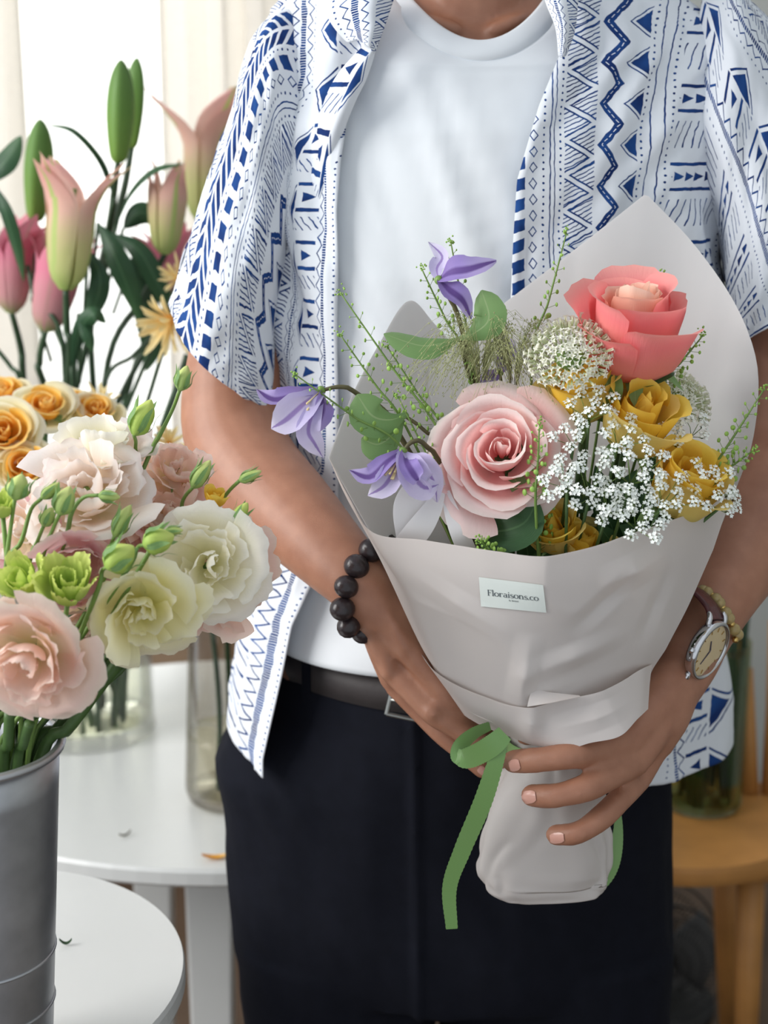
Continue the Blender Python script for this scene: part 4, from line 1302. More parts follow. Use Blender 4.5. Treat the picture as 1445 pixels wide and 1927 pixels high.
WM = Matrix((rt, up, wn)).transposed().to_4x4(); WM.translation = wc
watch = thing('wristwatch', 'round steel wristwatch with cream dial and burgundy leather strap', 'watch', WM)
WRd = 60 * scale_at(1226, 1.056)
lpart('case', lathe([(WRd * .9, -.0085), (WRd * .99, -.006), (WRd, -.002), (WRd * .98, .0005), (WRd * .90, .0012), (WRd * .86, -.0006)], 48, True, False), M['steel'], watch)
lpart('dial', lathe([(WRd * .87, -.0022), (WRd * .87, -.0012)], 48, True, True), M['dial'], watch, smooth=False)
lpart('crystal', lathe([(WRd * .87, .0002), (WRd * .6, .0012), (WRd * .3, .0016), (.0001, .0017)], 40, False, False), M['crystal'], watch)
hd = Join()
for ang, L, w in ((2.55, .55, .0007), (.5, .38, .0009)):
    c, s = math.cos(ang), math.sin(ang)
    p = [(-w, 0), (w, 0), (w * .5, WRd * L), (-w * .5, WRd * L)]
    V = [Vector((x * c - y * s, x * s + y * c, z)) for z in (-.0009, -.0006) for x, y in p]
    hd.add((V, [(0, 3, 2, 1), (4, 5, 6, 7), (0, 1, 5, 4), (1, 2, 6, 5), (2, 3, 7, 6), (3, 0, 4, 7)]))
lpart('hands', hd.vf, M['hands'], watch, smooth=False)
for k in range(12):
    a = 2 * pi * k / 12
    lpart('hour_marker', moved(box(0, WRd * .72, -.0008, .0008, WRd * .14, .0005), Matrix.Rotation(a, 4, 'Z')), M['gold'], watch, smooth=False)
crn = tube([(WRd * .98, 0, -.003), (WRd * 1.14, 0, -.003)], .0022, 12)
lpart('crown', moved(crn, Matrix.Rotation(pi, 4, 'Z')), M['steel'], watch)
for sx in (-1, 1):
    for sy in (-1, 1):
        lpart('lug', stube([(sx * WRd * .52, sy * WRd * .82, -.0045), (sx * WRd * .50, sy * WRd * 1.06, -.0055), (sx * WRd * .47, sy * WRd * 1.2, -.0085)], [.0022, .0022, .0016], 8, 8), M['steel'], watch)
# strap runs round the wrist
for sy in (1, -1):
    pts = [Vector((0, sy * WRd * .98, -.006)), Vector((0, sy * WRd * 1.30, -.014)), Vector((0, sy * WRd * 1.52, -.030)), Vector((0, sy * WRd * 1.42, -.048)), Vector((0, sy * WRd * .9, -.060)), Vector((0, 0, -.064))]
    V, F, UV = strip(pts, [.0098, .0096, .0094, .009, .0088, .0088], 'strap', None, None, wdir=(1, 0, 0), n=40)
    solid(lpart('strap', (V, F), M['strap'], watch, uv=UV), .0026)

# ================================================================== flower building
def revolve_petal(prof, half, nt=9, ns=11, ruffle=0.0, rn=5, tuck=.12, rnd_tip=.35, narrow=.35, seed=0, scale=1.0, point=0.0, fringe=0.0):
    """A petal cut out of a surface of revolution. prof: (radius, height) from base to tip, half: half angle in degrees."""
    pr = cr(prof, 40)
    V, UV = [], []
    rs = random.Random(seed)
    ph = rs.uniform(0, 6)
    for i in range(nt + 1):
        t = i / nt
        for j in range(ns + 1):
            s = j / ns * 2 - 1
            te = t * (1 - rnd_tip * abs(s) ** 2.6 * t)
            x = te * 39; k = min(38, int(x)); f = x - k
            rho, h = pr[k] * (1 - f) + pr[k + 1] * f
            wd = (narrow + (1 - narrow) * math.sin(pi * min(.5, te * .75 + .02)) ** .8)
            if point: wd *= (1 - point * smooth01((te - .55) / .45))
            a = math.radians(half) * s * wd
            if fringe and i == nt: h += rs.uniform(-fringe, fringe); rho += rs.uniform(-fringe, fringe)
            rho *= 1 + tuck * s * te
            rf = ruffle * te ** 3 * (math.sin(rn * s * pi + ph) + .5 * math.sin(rn * 2.3 * s * pi + ph * 2))
            rho += rf; h += rf * .5 * math.cos(rn * 1.7 * s * pi + ph)
            V.append(Vector((rho * math.cos(a), rho * math.sin(a), h)) * scale); UV.append((s * .5 + .5, te))
    return V, grid_faces(nt + 1, ns + 1), UV
def bloom(t, layers, R, mat, seed=0, ruffle=0.0, rn=5, th=.0004, ns=11, jit=.10, variants=2, name='petal', nt=9, tk=(.06, .12), sv=(.9, 1.08), **kw):
    """Rings of petals around the thing's +Z axis; alike petals share a mesh."""
    rs = random.Random(seed)
    for li, (n, prof, half) in enumerate(layers):
        mes = []
        for v in range(variants):
            V, F, UV = revolve_petal(prof, half, nt, ns, ruffle=ruffle * (.4 + .6 * li / max(1, len(layers) - 1)), rn=rn, tuck=tk[0] + tk[1] * rs.random(), seed=seed * 31 + li * 7 + v, scale=R, **kw)
            mes.append(mesh_of(name, V, F, mat, UV))
        a0 = li * 2.4 + rs.random()
        for k in range(n):
            a = a0 + 2 * pi * k / n + rs.uniform(-.12, .12)
            Mx = Matrix.Rotation(a, 4, 'Z') @ Matrix.Rotation(rs.uniform(-jit, jit), 4, 'Y') @ Matrix.Scale(rs.uniform(*sv), 4)
            link(name, mes[k % variants], t, Mx)
def blade(pts, w, n=14, nw=5, hint=(0, -1, 0), cup=.15, shape=.8, tipw=0.0, wave=0.0, basew=0.0, prof=None):
    """Leaf or petal along a curve: w = half width; hint = the way its face looks."""
    path = [Vector(p) for p in cr(pts, n)]
    V, UV = [], []
    for i, p in enumerate(path):
        s = i / (n - 1)
        tn = (path[min(i + 1, n - 1)] - path[max(i - 1, 0)]).normalized()
        h = Vector(hint) if not callable(hint) else Vector(hint(s))
        h = (h - tn * h.dot(tn))
        h = h.normalized() if h.length > 1e-5 else tn.orthogonal()
        d = tn.cross(h)
        if prof: ww = w * float(np.interp(s, [q[0] for q in prof], [q[1] for q in prof]))
        else: ww = w * max(basew * (1 - s), tipw * s, math.sin(pi * min(1, max(0.0, s))) ** shape)
        for k in range(nw):
            q = k / (nw - 1) * 2 - 1
            V.append(p + d * ww * q + h * (cup * ww * q * q + wave * math.sin(s * 9 + q * 2) * abs(q))); UV.append((q * .5 + .5, s))
    return V, grid_faces(n, nw), UV
def leafpart(name, parent, pts, w, mat, **kw):
    V, F, UV = blade(pts, w, **kw)
    return wpart(name, (V, F), mat, parent, uv=UV)
def stempart(parent, pts, r, mat=None, n=7, ns=14, name='stem'):
    return wpart(name, stube(pts, r, ns, n), mat or M['stem'], parent)
# materials of the plants
M['pink_rose'] = petal_mat('blush_pink_rose', [(0.0, srgb(252, 170, 168)), (.35, srgb(253, 206, 203)), (.8, srgb(254, 230, 226)), (1.0, srgb(254, 242, 236))], .38)
M['coral_rose'] = petal_mat('coral_rose', [(0.0, srgb(250, 214, 130)), (.2, srgb(250, 164, 146)), (.6, srgb(249, 146, 148)), (1.0, srgb(252, 178, 170))], .36)
M['coral_in'] = petal_mat('peach_rose_heart', [(0.0, srgb(250, 190, 150)), (.6, srgb(252, 200, 176)), (1.0, srgb(254, 224, 204))], .38)
M['yellow_rose'] = petal_mat('golden_rose', [(0.0, srgb(248, 204, 60)), (.5, srgb(254, 216, 78)), (1.0, srgb(254, 226, 112))], .38)
M['yellow_out'] = petal_mat('pale_yellow_rose', [(0.0, srgb(214, 208, 120)), (.5, srgb(244, 222, 130)), (1.0, srgb(250, 226, 140))], .38)
M['garden_rose'] = petal_mat('apricot_yellow_rose', [(0.0, srgb(240, 172, 50)), (.6, srgb(246, 192, 84)), (1.0, srgb(250, 222, 150))], .38)
M['garden_out'] = petal_mat('cream_guard_petal', [(0.0, srgb(233, 231, 181)), (.6, srgb(248, 238, 195)), (1.0, srgb(250, 244, 222))], .38)
M['lis_cream'] = petal_mat('cream_lisianthus', [(0.0, srgb(244, 240, 190)), (.35, srgb(252, 248, 222)), (.75, srgb(254, 250, 238)), (1.0, srgb(254, 252, 244))], .42)
M['lis_white'] = petal_mat('white_peach_lisianthus', [(0.0, srgb(241, 226, 181)), (.4, srgb(251, 234, 220)), (.8, srgb(251, 243, 238)), (1.0, srgb(251, 238, 234))], .42)
M['lis_peach'] = petal_mat('peach_lisianthus', [(0.0, srgb(234, 220, 167)), (.35, srgb(250, 224, 206)), (.75, srgb(248, 220, 209)), (1.0, srgb(251, 233, 220))], .42)
M['lis_pink'] = petal_mat('pink_lisianthus', [(0.0, srgb(237, 216, 188)), (.3, srgb(243, 199, 201)), (.75, srgb(241, 196, 202)), (1.0, srgb(248, 222, 222))], .42)
M['lis_yellow'] = petal_mat('yellow_cream_lisianthus', [(0.0, srgb(240, 236, 160)), (.4, srgb(250, 244, 196)), (.8, srgb(252, 248, 216)), (1.0, srgb(254, 250, 226))], .42)
M['lis_green'] = petal_mat('lime_lisianthus_bud', [(0.0, srgb(168, 200, 103)), (.5, srgb(198, 219, 114)), (1.0, srgb(223, 232, 136))], .3)
M['bud_green'] = petal_mat('green_bud', [(0.0, srgb(150, 182, 106)), (.6, srgb(191, 209, 124)), (1.0, srgb(218, 223, 144))], .15)
M['clematis'] = petal_mat('lilac_clematis', [(0.0, srgb(190, 177, 221)), (.5, srgb(213, 203, 237)), (1.0, srgb(231, 224, 245))], .34, rib=(srgb(160, 137, 196), .10))
M['clematis_back'] = petal_mat('violet_clematis_back', [(0.0, srgb(140, 116, 178)), (.5, srgb(160, 140, 204)), (1.0, srgb(196, 182, 226))], .3, rib=(srgb(106, 80, 146), .2))
M['leaf'] = petal_mat('green_leaf', [(0.0, srgb(124, 157, 100)), (.6, srgb(131, 168, 106)), (1.0, srgb(141, 175, 114))], .3, rough=.4, rib=(srgb(160, 186, 131), .03))
M['leaf_dark'] = petal_mat('dark_green_leaf', [(0.0, srgb(44, 78, 44)), (.6, srgb(56, 92, 54)), (1.0, srgb(64, 100, 60))], .22, rough=.35, rib=(srgb(80, 116, 74), .03))
M['leaf_lily'] = petal_mat('lily_leaf', [(0.0, srgb(42, 74, 50)), (.6, srgb(56, 90, 60)), (1.0, srgb(74, 108, 70))], .22, rough=.35, rib=(srgb(78, 112, 78), .04))
M['lily'] = petal_mat('pink_green_lily', [(0.0, srgb(177, 201, 114)), (.3, srgb(206, 206, 141)), (.6, srgb(232, 193, 175)), (1.0, srgb(236, 177, 173))], .32, rib=(srgb(190, 206, 127), .10))
M['lily_pink'] = petal_mat('rose_pink_lily', [(0.0, srgb(168, 185, 119)), (.25, srgb(214, 160, 160)), (.6, srgb(227, 137, 160)), (1.0, srgb(236, 152, 168))], .32, rib=(srgb(206, 152, 152), .08))
M['lily_bud'] = petal_mat('green_lily_bud', [(0.0, srgb(120, 154, 70)), (.5, srgb(104, 142, 66)), (1.0, srgb(96, 130, 70))], .12, rough=.45)
M['spider'] = petal_mat('apricot_spider_bloom', [(0.0, srgb(242, 206, 136)), (.5, srgb(245, 218, 152)), (1.0, srgb(245, 229, 177))], .42)
M['white_floret'] = simple('white_floret', srgb(240, 244, 238), 0.7, var=0.03, scale=300)
M['cream_floret'] = petal_mat('cream_floret', [(0.0, srgb(206, 220, 160)), (.5, srgb(240, 240, 220)), (1.0, srgb(250, 250, 244))], .3, vein=0)
M['seed_pod'] = simple('pennycress_pod', srgb(150, 190, 86), 0.5, var=0.1, scale=150)
M['grass_seed'] = simple('grass_seed', srgb(182, 186, 132), 0.7, var=0.15, scale=200)
M['stamen'] = simple('cream_stamen', srgb(236, 214, 160), 0.6, var=0.05)

BIND = P(1036, 1392, 1.060)
FOOT = P(1034, 1600, 1.050)
rb = random.Random(21)
def to_bind(base, side=0.0, drop=True):
    """Curve for a stem from a flower down through the binding point into the paper handle."""
    j = Vector((rb.uniform(-.016, .016), rb.uniform(-.014, .014), rb.uniform(-.01, .01)))
    j2 = Vector((rb.uniform(-.022, .022), rb.uniform(-.018, .018), rb.uniform(-.03, .05)))
    mid = Vector(base).lerp(BIND + j, .5) + Vector((side, .01, -.01))
    return [Vector(base), mid, BIND + j, FOOT + j2]
OPEN_ROSE = [(3, [(.05, .1), (.10, .4), (.10, .62), (.07, .74)], 85), (3, [(.08, .05), (.20, .32), (.22, .58), (.20, .72)], 80),
             (3, [(.1, .02), (.32, .26), (.36, .54), (.37, .68), (.42, .71)], 80), (4, [(.1, 0), (.45, .2), (.53, .45), (.58, .60), (.66, .62)], 68),
             (4, [(.12, 0), (.58, .12), (.70, .34), (.79, .47), (.90, .47)], 62), (5, [(.12, -.03), (.66, .02), (.84, .2), (.97, .29), (1.10, .22)], 54),
             (5, [(.12, -.06), (.68, -.08), (.90, .02), (1.06, .06), (1.20, -.08)], 50)]
CUP_ROSE = [(3, [(.05, .1), (.13, .7), (.14, 1.2), (.10, 1.45)], 85), (3, [(.1, .05), (.28, .6), (.31, 1.2), (.29, 1.46)], 78), (3, [(.1, .02), (.42, .5), (.46, 1.1), (.46, 1.42), (.52, 1.5)], 70),
            (4, [(.1, 0), (.54, .35), (.66, .95), (.70, 1.30), (.84, 1.42)], 58), (5, [(.12, -.02), (.58, .22), (.76, .72), (.86, 1.10), (1.06, 1.26)], 46)]
def sepals(t, R, n, mat, up=.1):
    for k in range(n):
        a = 2 * pi * k / n
        pts = [Vector((.1 * R * math.cos(a), .1 * R * math.sin(a), -.02 * R)), Vector((.5 * R * math.cos(a), .5 * R * math.sin(a), up * R)), Vector((.85 * R * math.cos(a), .85 * R * math.sin(a), -.15 * R))]
        V, F, UV = blade(pts, .14 * R, 8, 3, hint=(0, 0, 1))
        lpart('sepal', (V, F), mat, t, uv=UV)
def rose(name, label, px, py, y, R, axis, mat, layers, mat_out=None, n_out=1, seed=1, stem=None, cat='rose', group=None, ruffle=.018, lift=0.0, sep=True, inner=None, n_in=0):
    base = P(px, py, y)
    t = thing(name, label, cat, frame(base, axis, seed), group)
    no = n_out if mat_out else 0
    a = layers[:n_in]; b = layers[n_in:len(layers) - no]; c = layers[len(layers) - no:]
    if a: bloom(t, a, R, inner, seed + 50, ruffle, 3)
    bloom(t, b, R, mat, seed, ruffle, 2.2, tk=(.10, .20), sv=(.86, 1.08), jit=.15)
    if c: bloom(t, c, R, mat_out, seed + 9, ruffle * 1.3, 2.5, tk=(.08, .16), jit=.18)
    if sep: sepals(t, R, 5, M['leaf'])
    rec = lathe([(.02 * R, -.3 * R), (.16 * R, -.16 * R), (.18 * R, -.02 * R), (.1 * R, .06 * R)], 12, True, True)
    lpart('receptacle', rec, M['stem'], t)
    if stem is not None: stempart(t, [base - Vector(axis).normalized() * .2 * R] + stem[1:], [.0028, .0026, .0024, .0024][:len(stem)], M['stem'])
    return t

# ================================================================== the bouquet
ax = Vector((-.12, -.86, .46)).normalized()
t = rose('pink_rose', 'large open blush pink rose at the front of the bouquet', 945, 862, 1.026, .0465, ax, M['pink_rose'], OPEN_ROSE, seed=4, stem=to_bind(P(945, 880, 1.03)), ruffle=.03)
leafpart('leaf', t, [P(880, 985, 1.02), P(930, 1000, 1.005), P(985, 985, .998), P(1012, 940, 1.0)], .017, M['leaf_dark'], hint=(.1, -.8, .5), n=16)
leafpart('leaf', t, [P(905, 1035, 1.01), P(940, 1010, 1.005), P(985, 990, 1.005)], .010, M['leaf_dark'], hint=(.1, -.8, .5), n=12)
ax = Vector((-.02, -.30, .95)).normalized()
t = rose('coral_rose', 'half open coral pink rose standing at the top right of the bouquet', 1186, 706, 1.065, .046, ax, M['coral_rose'], CUP_ROSE, seed=6, stem=to_bind(P(1190, 720, 1.068)), inner=M['coral_in'], n_in=3, ruffle=.028)
leafpart('leaf', t, [P(1150, 690, 1.045), P(1142, 715, 1.035), P(1146, 745, 1.03), P(1160, 768, 1.035)], .0115, M['leaf'], hint=(-.3, -.9, .2), n=12)
leafpart('leaf', t, [P(1178, 722, 1.05), P(1215, 722, 1.04), P(1250, 708, 1.04), P(1270, 702, 1.045)], .005, M['leaf_dark'], hint=(0, -.5, .8), n=12)
for i, (px, py, y, R, a, lab) in enumerate([
        (1098, 790, 1.055, .030, (-.15, -.35, .9), 'golden yellow rose behind the white pincushion bloom'),
        (1180, 838, 1.045, .032, (.22, -.40, .88), 'golden yellow rose right below the coral rose'),
        (1258, 962, 1.030, .034, (.30, -.45, .85), 'golden yellow rose at the right rim of the paper cone'),
        (1078, 1072, 1.03, .024, (.15, -.35, .9), 'golden yellow rose low in the cone at the front rim'),
        (1052, 1030, 1.03, .022, (-.3, -.5, .8), 'small yellow rose half hidden in greens at the cone centre')]):
    rose('yellow_rose', lab, px, py, y, R, Vector(a), M['yellow_rose'], CUP_ROSE, M['yellow_out'], 1, seed=20 + i, stem=to_bind(P(px, py + 10, y)), group='yellow roses in the bouquet')
# ------------------------------------------------------------------ clematis
def clematis(label, base, petals, stem, seed, stam=None):
    t = thing('clematis', label, 'clematis', P(*base), 'lilac clematis in the bouquet')
    for pts, w, back, hint in petals:
        V, F, UV = blade([P(*base)] + [P(*q) for q in pts], w, 16, 7, hint=hint, cup=.35, prof=[(0, .25), (.15, .62), (.4, .98), (.6, 1.0), (.8, .72), (.93, .32), (1, .04)], wave=.0012)
        wpart('petal', (V, F), M['clematis_back'] if back else M['clematis'], t, uv=UV)
    if stam:
        J = Join(); b = P(*base); rs = random.Random(seed)
        for k in range(14):
            e = P(*stam) + Vector((rs.uniform(-.005, .005), rs.uniform(-.005, .005), rs.uniform(-.004, .004)))
            J.add(tube([b, b.lerp(e, .6), e], [.0006, .0005, .0009], 5))
        wpart('stamens', J.vf, M['stamen'], t, kind='stuff')
    wpart('calyx', ball(P(*base), .0034, 10, 7), M['stem_light'], t)
    stempart(t, [P(*s) for s in stem], [.0013, .0016, .0018, .002, .002][:len(stem)], M['stem_brown'])
    return t
clematis('lilac clematis bloom hanging furthest left over the bent arm', (604, 735, 1.035),
         [([(560, 742, 1.025), (515, 752, 1.022), (482, 732, 1.030)], .0085, True, (0, -.5, .85)),
          ([(572, 760, 1.012), (538, 790, 1.006), (510, 806, 1.006)], .0120, False, (-.3, -.9, .1)),
          ([(588, 778, 1.008), (580, 812, 1.004), (592, 835, 1.004), (608, 862, 1.010)], .0085, False, (0, -1, .1)),
          ([(607, 762, 1.018), (600, 792, 1.012), (586, 818, 1.012)], .0078, True, (.5, -.85, 0))],
         [(604, 735, 1.035), (640, 728, 1.035), (672, 742, 1.04), (760, 830, 1.05), (1000, 1340, 1.06)], 1, (572, 768, 1.012))
clematis('lilac clematis bloom drooping at the left edge of the paper cone', (758, 850, 1.010),
         [([(730, 868, .998), (695, 898, .995), (656, 884, 1.0)], .0080, True, (-.2, -.6, .75)),
          ([(742, 885, .996), (722, 915, .992), (692, 932, .994)], .0090, False, (-.2, -.95, .1)),
          ([(768, 870, .990), (782, 900, .984), (800, 918, .986), (826, 912, .990)], .0110, False, (.1, -.98, .2)),
          ([(785, 868, .995), (815, 905, .990), (822, 945, .994)], .0085, False, (.5, -.85, .2)),
          ([(766, 872, .986), (782, 898, .980), (788, 904, .980)], .0070, True, (.2, -.95, .1))],
         [(758, 850, 1.010), (775, 832, 1.012), (800, 838, 1.015), (850, 920, 1.03), (1005, 1340, 1.06)], 2, (738, 890, .992))
clematis('violet clematis bloom seen from behind, standing highest in the bouquet', (826, 527, 1.060),
         [([(850, 512, 1.050), (885, 506, 1.046), (934, 491, 1.052)], .0105, True, (0, -.75, .65)),
          ([(845, 545, 1.050), (870, 565, 1.046), (886, 600, 1.050)], .0080, True, (.4, -.85, .2)),
          ([(822, 505, 1.066), (832, 482, 1.068), (806, 455, 1.072)], .0060, False, (-.3, -.8, .3))],
         [(826, 527, 1.060), (845, 560, 1.062), (865, 605, 1.065), (900, 760, 1.07), (1015, 1340, 1.06)], 3)
clematis('small dark violet clematis peeking out above the pink rose', (940, 700, 1.085),
         [([(948, 680, 1.08), (955, 655, 1.08), (952, 630, 1.085)], .0070, True, (0, -.9, .3)),
          ([(925, 708, 1.075), (912, 712, 1.075), (902, 706, 1.08)], .0060, True, (0, -.9, .3))],
         [(940, 700, 1.085), (950, 760, 1.085), (980, 900, 1.08), (1020, 1340, 1.06)], 4)
# clematis leaves, each sprig a thing of its own
def sprig(label, leaves, stem, mat='leaf', grp=None):
    t = thing('leaf_sprig', label, 'leaf', P(*stem[-1]))
    for pts, w, hint in leaves:
        V, F, UV = blade([P(*q) for q in pts], w, 18, 7, hint=hint, cup=-.25, prof=[(0, .12), (.15, .22), (.3, .5), (.55, .95), (.75, 1), (.9, .7), (.97, .35), (1, .05)])
        wpart('leaf', (V, F), M[mat], t, uv=UV)
    stempart(t, [P(*s) for s in stem], .0014, M['stem_brown'])
sprig('pair of broad green leaves spreading below the highest violet bloom',
      [([(868, 636, 1.060), (835, 645, 1.052), (790, 650, 1.046), (722, 628, 1.046)], .0115, (.1, -.6, .8)),
       ([(862, 638, 1.060), (895, 625, 1.050), (920, 598, 1.046), (906, 546, 1.05)], .0125, (-.35, -.9, .1))],
      [(865, 637, 1.060), (880, 700, 1.064), (910, 800, 1.068), (1020, 1340, 1.06)])
sprig('two green leaves beside the leftmost lilac bloom over the paper edge',
      [([(768, 778, 1.045), (735, 790, 1.035), (700, 782, 1.03), (672, 742, 1.034)], .0150, (0, -.85, .5)),
       ([(760, 790, 1.045), (742, 815, 1.036), (712, 836, 1.034), (680, 825, 1.036)], .0115, (0, -.9, .3))],
      [(764, 784, 1.045), (800, 812, 1.045), (850, 880, 1.05), (1000, 1340, 1.06)])
# ------------------------------------------------------------------ pennycress
POD = None
def pennycress(label, tip, base, y0, y1, seed, n=26, curve=0.0, L0=.1):
    """Thin stem from base (px) up to tip (px) with round pods on hair-thin stalks."""
    rs = random.Random(seed)
    a, b = P(*base, y1), P(*tip, y0)
    mid = a.lerp(b, .5) + Vector((curve, 0, 0))
    path = [Vector(p) for p in cr([a, mid, b], 40)]
    t = thing('pennycress_stem', label, 'greenery', P(*base, y1), 'pennycress stems in the bouquet')
    down = [BIND + Vector((rs.uniform(-.015, .015), rs.uniform(-.012, .012), 0)), a.lerp(BIND, .5) + Vector((0, .004, 0))]
    stempart(t, down + [a, mid, b], [.0012, .0011, .0010, .0008, .0005], M['stem_light'], 6, 30)
    pods, st = Join(), Join()
    for k in range(n):
        s = lerp(L0, .93, (k + rs.random() * .6) / n)
        p = path[min(39, int(s * 39))]
        tn = (path[min(39, int(s * 39) + 1)] - path[max(0, int(s * 39) - 1)]).normalized()
        w = k * 2.4 + rs.uniform(-.3, .3)
        o1 = tn.orthogonal().normalized(); o2 = tn.cross(o1)
        d = (o1 * math.cos(w) + o2 * math.sin(w)) * .9 + tn * .55
        ln = lerp(.011, .0045, s) * rs.uniform(.8, 1.15)
        e = p + d.normalized() * ln
        st.add(tube([p, e], .00022, 4))
        r = lerp(.0021, .0008, s ** 1.5) * rs.uniform(.8, 1.15)
        pods.add(ball(e, r, 8, 5, (1, .45, 1.05), Matrix.Rotation(rs.uniform(0, 3), 4, 'Z')))
    for k in range(16):
        e = b + Vector((rs.gauss(0, .0016), rs.gauss(0, .0016), rs.gauss(0.0005, .0018)))
        pods.add(ball(e, rs.uniform(.0005, .0009), 6, 4))
    wpart('pods', pods.vf, M['seed_pod'], t, kind='stuff', smooth=True)
    wpart('pod_stalks', st.vf, M['stem_light'], t, kind='stuff')
for i, (lab, tip, base, y0, y1) in enumerate([
    ('longest pennycress stem leaning left over the white tee', (641, 552), (838, 835), 1.05, 1.04),
    ('pennycress stem just below the longest left leaning one', (640, 630), (770, 815), 1.06, 1.05),
    ('pennycress stem leaning left whose tip meets the broad left leaf', (728, 652), (845, 830), 1.055, 1.05),
    ('lowest pennycress stem reaching left above the leftmost lilac bloom', (553, 703), (770, 860), 1.025, 1.03),
    ('pennycress stem rising left of the highest violet bloom', (793, 505), (880, 690), 1.07, 1.07),
    ('pennycress stem rising behind the highest violet bloom', (848, 455), (890, 680), 1.085, 1.075),
    ('tall pennycress stem crossing the shirt edge above the pincushion bloom', (1066, 438), (1000, 690), 1.10, 1.08),
    ('pennycress tip showing left above the coral rose', (1174, 522), (1150, 640), 1.10, 1.09),
    ('pennycress tip showing right above the coral rose', (1244, 518), (1210, 640), 1.10, 1.09),
    ('pennycress stem slanting right beside the coral rose', (1322, 632), (1238, 735), 1.07, 1.07),
    ('pennycress stem poking past the right edge of the paper', (1438, 732), (1330, 900), 1.03, 1.035),
    ('short pennycress sprig just inside the right paper edge', (1420, 845), (1340, 905), 1.03, 1.035),
    ('pennycress sprig in front of the right side of the pink rose', (1015, 798), (1008, 960), .985, .99),
    ('pennycress stem among the green stalks left of the pink rose', (748, 745), (880, 1010), 1.035, 1.02),
    ('pennycress stem beside the broad leaves above the pink rose', (885, 690), (905, 850), 1.06, 1.055),
    ('pennycress sprig low in the cone under the pink rose', (905, 1015), (940, 1070), .985, .99),
    ('pennycress sprig deep in the cone under the white lace', (1030, 905), (1015, 1050), 1.01, 1.01)]):
    pennycress(lab, tip, base, y0, y1, 100 + i, n=24 if i < 12 else 30)
# ------------------------------------------------------------------ lace flowers
def umbel(label, c, y, R, axis, seed, n=15, m=12, fr=.0013):
    rs = random.Random(seed)
    cen = P(*c, y); axis = Vector(axis).normalized()
    root = cen - axis * R * 1.0
    Mx = frame(cen, axis)
    t = thing('lace_flower', label, 'lace flower', frame(root, axis), 'white lace flowers in the bouquet')
    fl, st, gr_ = Join(), Join(), Join()
    for k in range(n):
        q = math.sqrt((k + .5) / n); a = k * 2.4
        pt = Mx @ Vector((R * q * math.cos(a), R * q * math.sin(a), R * .18 * (1 - q * q) + rs.uniform(-.12, .12) * R))
        st.add(tube([root, root.lerp(pt, .6) + Vector((0, 0, -.001)), pt - axis * .004], .0003, 4))
        for j in range(m):
            qq = math.sqrt((j + .5) / m); b = j * 2.4 + k
            off = Mx.to_3x3() @ Vector((.0046 * qq * math.cos(b), .0046 * qq * math.sin(b), .0022 * (1 - qq * qq) + rs.uniform(-.0008, .0008)))
            fp = pt + off
            st.add(tube([pt - axis * .004, fp], .00014, 3))
            # five tiny rounded petals
            V = [fp]; nrm = (axis + off.normalized() * .6 + Vector((rs.gauss(0, .3), rs.gauss(0, .3), rs.gauss(0, .3)))).normalized()
            o1 = nrm.orthogonal().normalized(); o2 = nrm.cross(o1); rr = fr * rs.uniform(.85, 1.25)
            for p in range(10):
                w = 2 * pi * p / 10
                V.append(fp + (o1 * math.cos(w) + o2 * math.sin(w)) * rr * (1.15 if p % 2 == 0 else .72) + nrm * rr * (.35 if p % 2 == 0 else .1))
            V.append(fp - nrm * rr * .5)
            F = [(0, 1 + p, 1 + (p + 1) % 10) for p in range(10)] + [(11, 1 + (p + 1) % 10, 1 + p) for p in range(10)]
            fl.add((V, F))
    wpart('florets', fl.vf, M['white_floret'], t, kind='stuff', smooth=False)
    wpart('rays', st.vf, M['stem_light'], t, kind='stuff')
    stempart(t, to_bind(root, -.035 if c[0] > 1290 else 0.0), [.0012, .0012, .0012, .0012], M['stem'])
for i, (lab, c, y, R, a, n) in enumerate([
    ('white lace umbel between the pincushion bloom and the yellow rose', (1108, 758), 1.015, .0185, (-.1, -.6, .8), 14),
    ('white lace umbel right beside the pink rose', (1075, 820), 1.000, .013, (-.2, -.7, .7), 8),
    ('white lace umbel in the middle under the yellow roses', (1172, 812), 1.005, .018, (.1, -.65, .75), 13),
    ('widest white lace umbel right of the pink rose', (1110, 905), .985, .026, (-.1, -.75, .65), 19),
    ('white lace umbel between the two lower yellow roses', (1200, 880), .985, .022, (.1, -.7, .7), 16),
    ('white lace umbel hanging over the front rim of the paper', (1205, 970), .972, .021, (0, -.7, .6), 18),
    ('white lace umbel over the yellow rose at the right rim', (1262, 930), .985, .019, (.2, -.7, .65), 13),
    ('white lace umbel at the right edge of the paper cone', (1335, 912), 1.000, .022, (.3, -.7, .6), 17),
    ('small white lace umbel high at the right beside the back paper', (1312, 802), 1.045, .012, (.2, -.6, .75), 7),
    ('white lace umbel right of the yellow rose below the coral rose', (1265, 818), 1.030, .013, (.1, -.6, .8), 8),
    ('white lace umbel low beside the pink rose above its dark leaf', (1058, 902), .978, .016, (-.3, -.75, .55), 12),
    ('white lace umbel in the centre just above the front paper rim', (1150, 945), .985, .017, (0, -.75, .6), 12),
    ('small white lace cluster beyond the right paper edge', (1378, 940), 1.01, .008, (.5, -.6, .5), 5)]):
    umbel(lab, c, y, R, a, 200 + i, max(4, int(n * .68)))
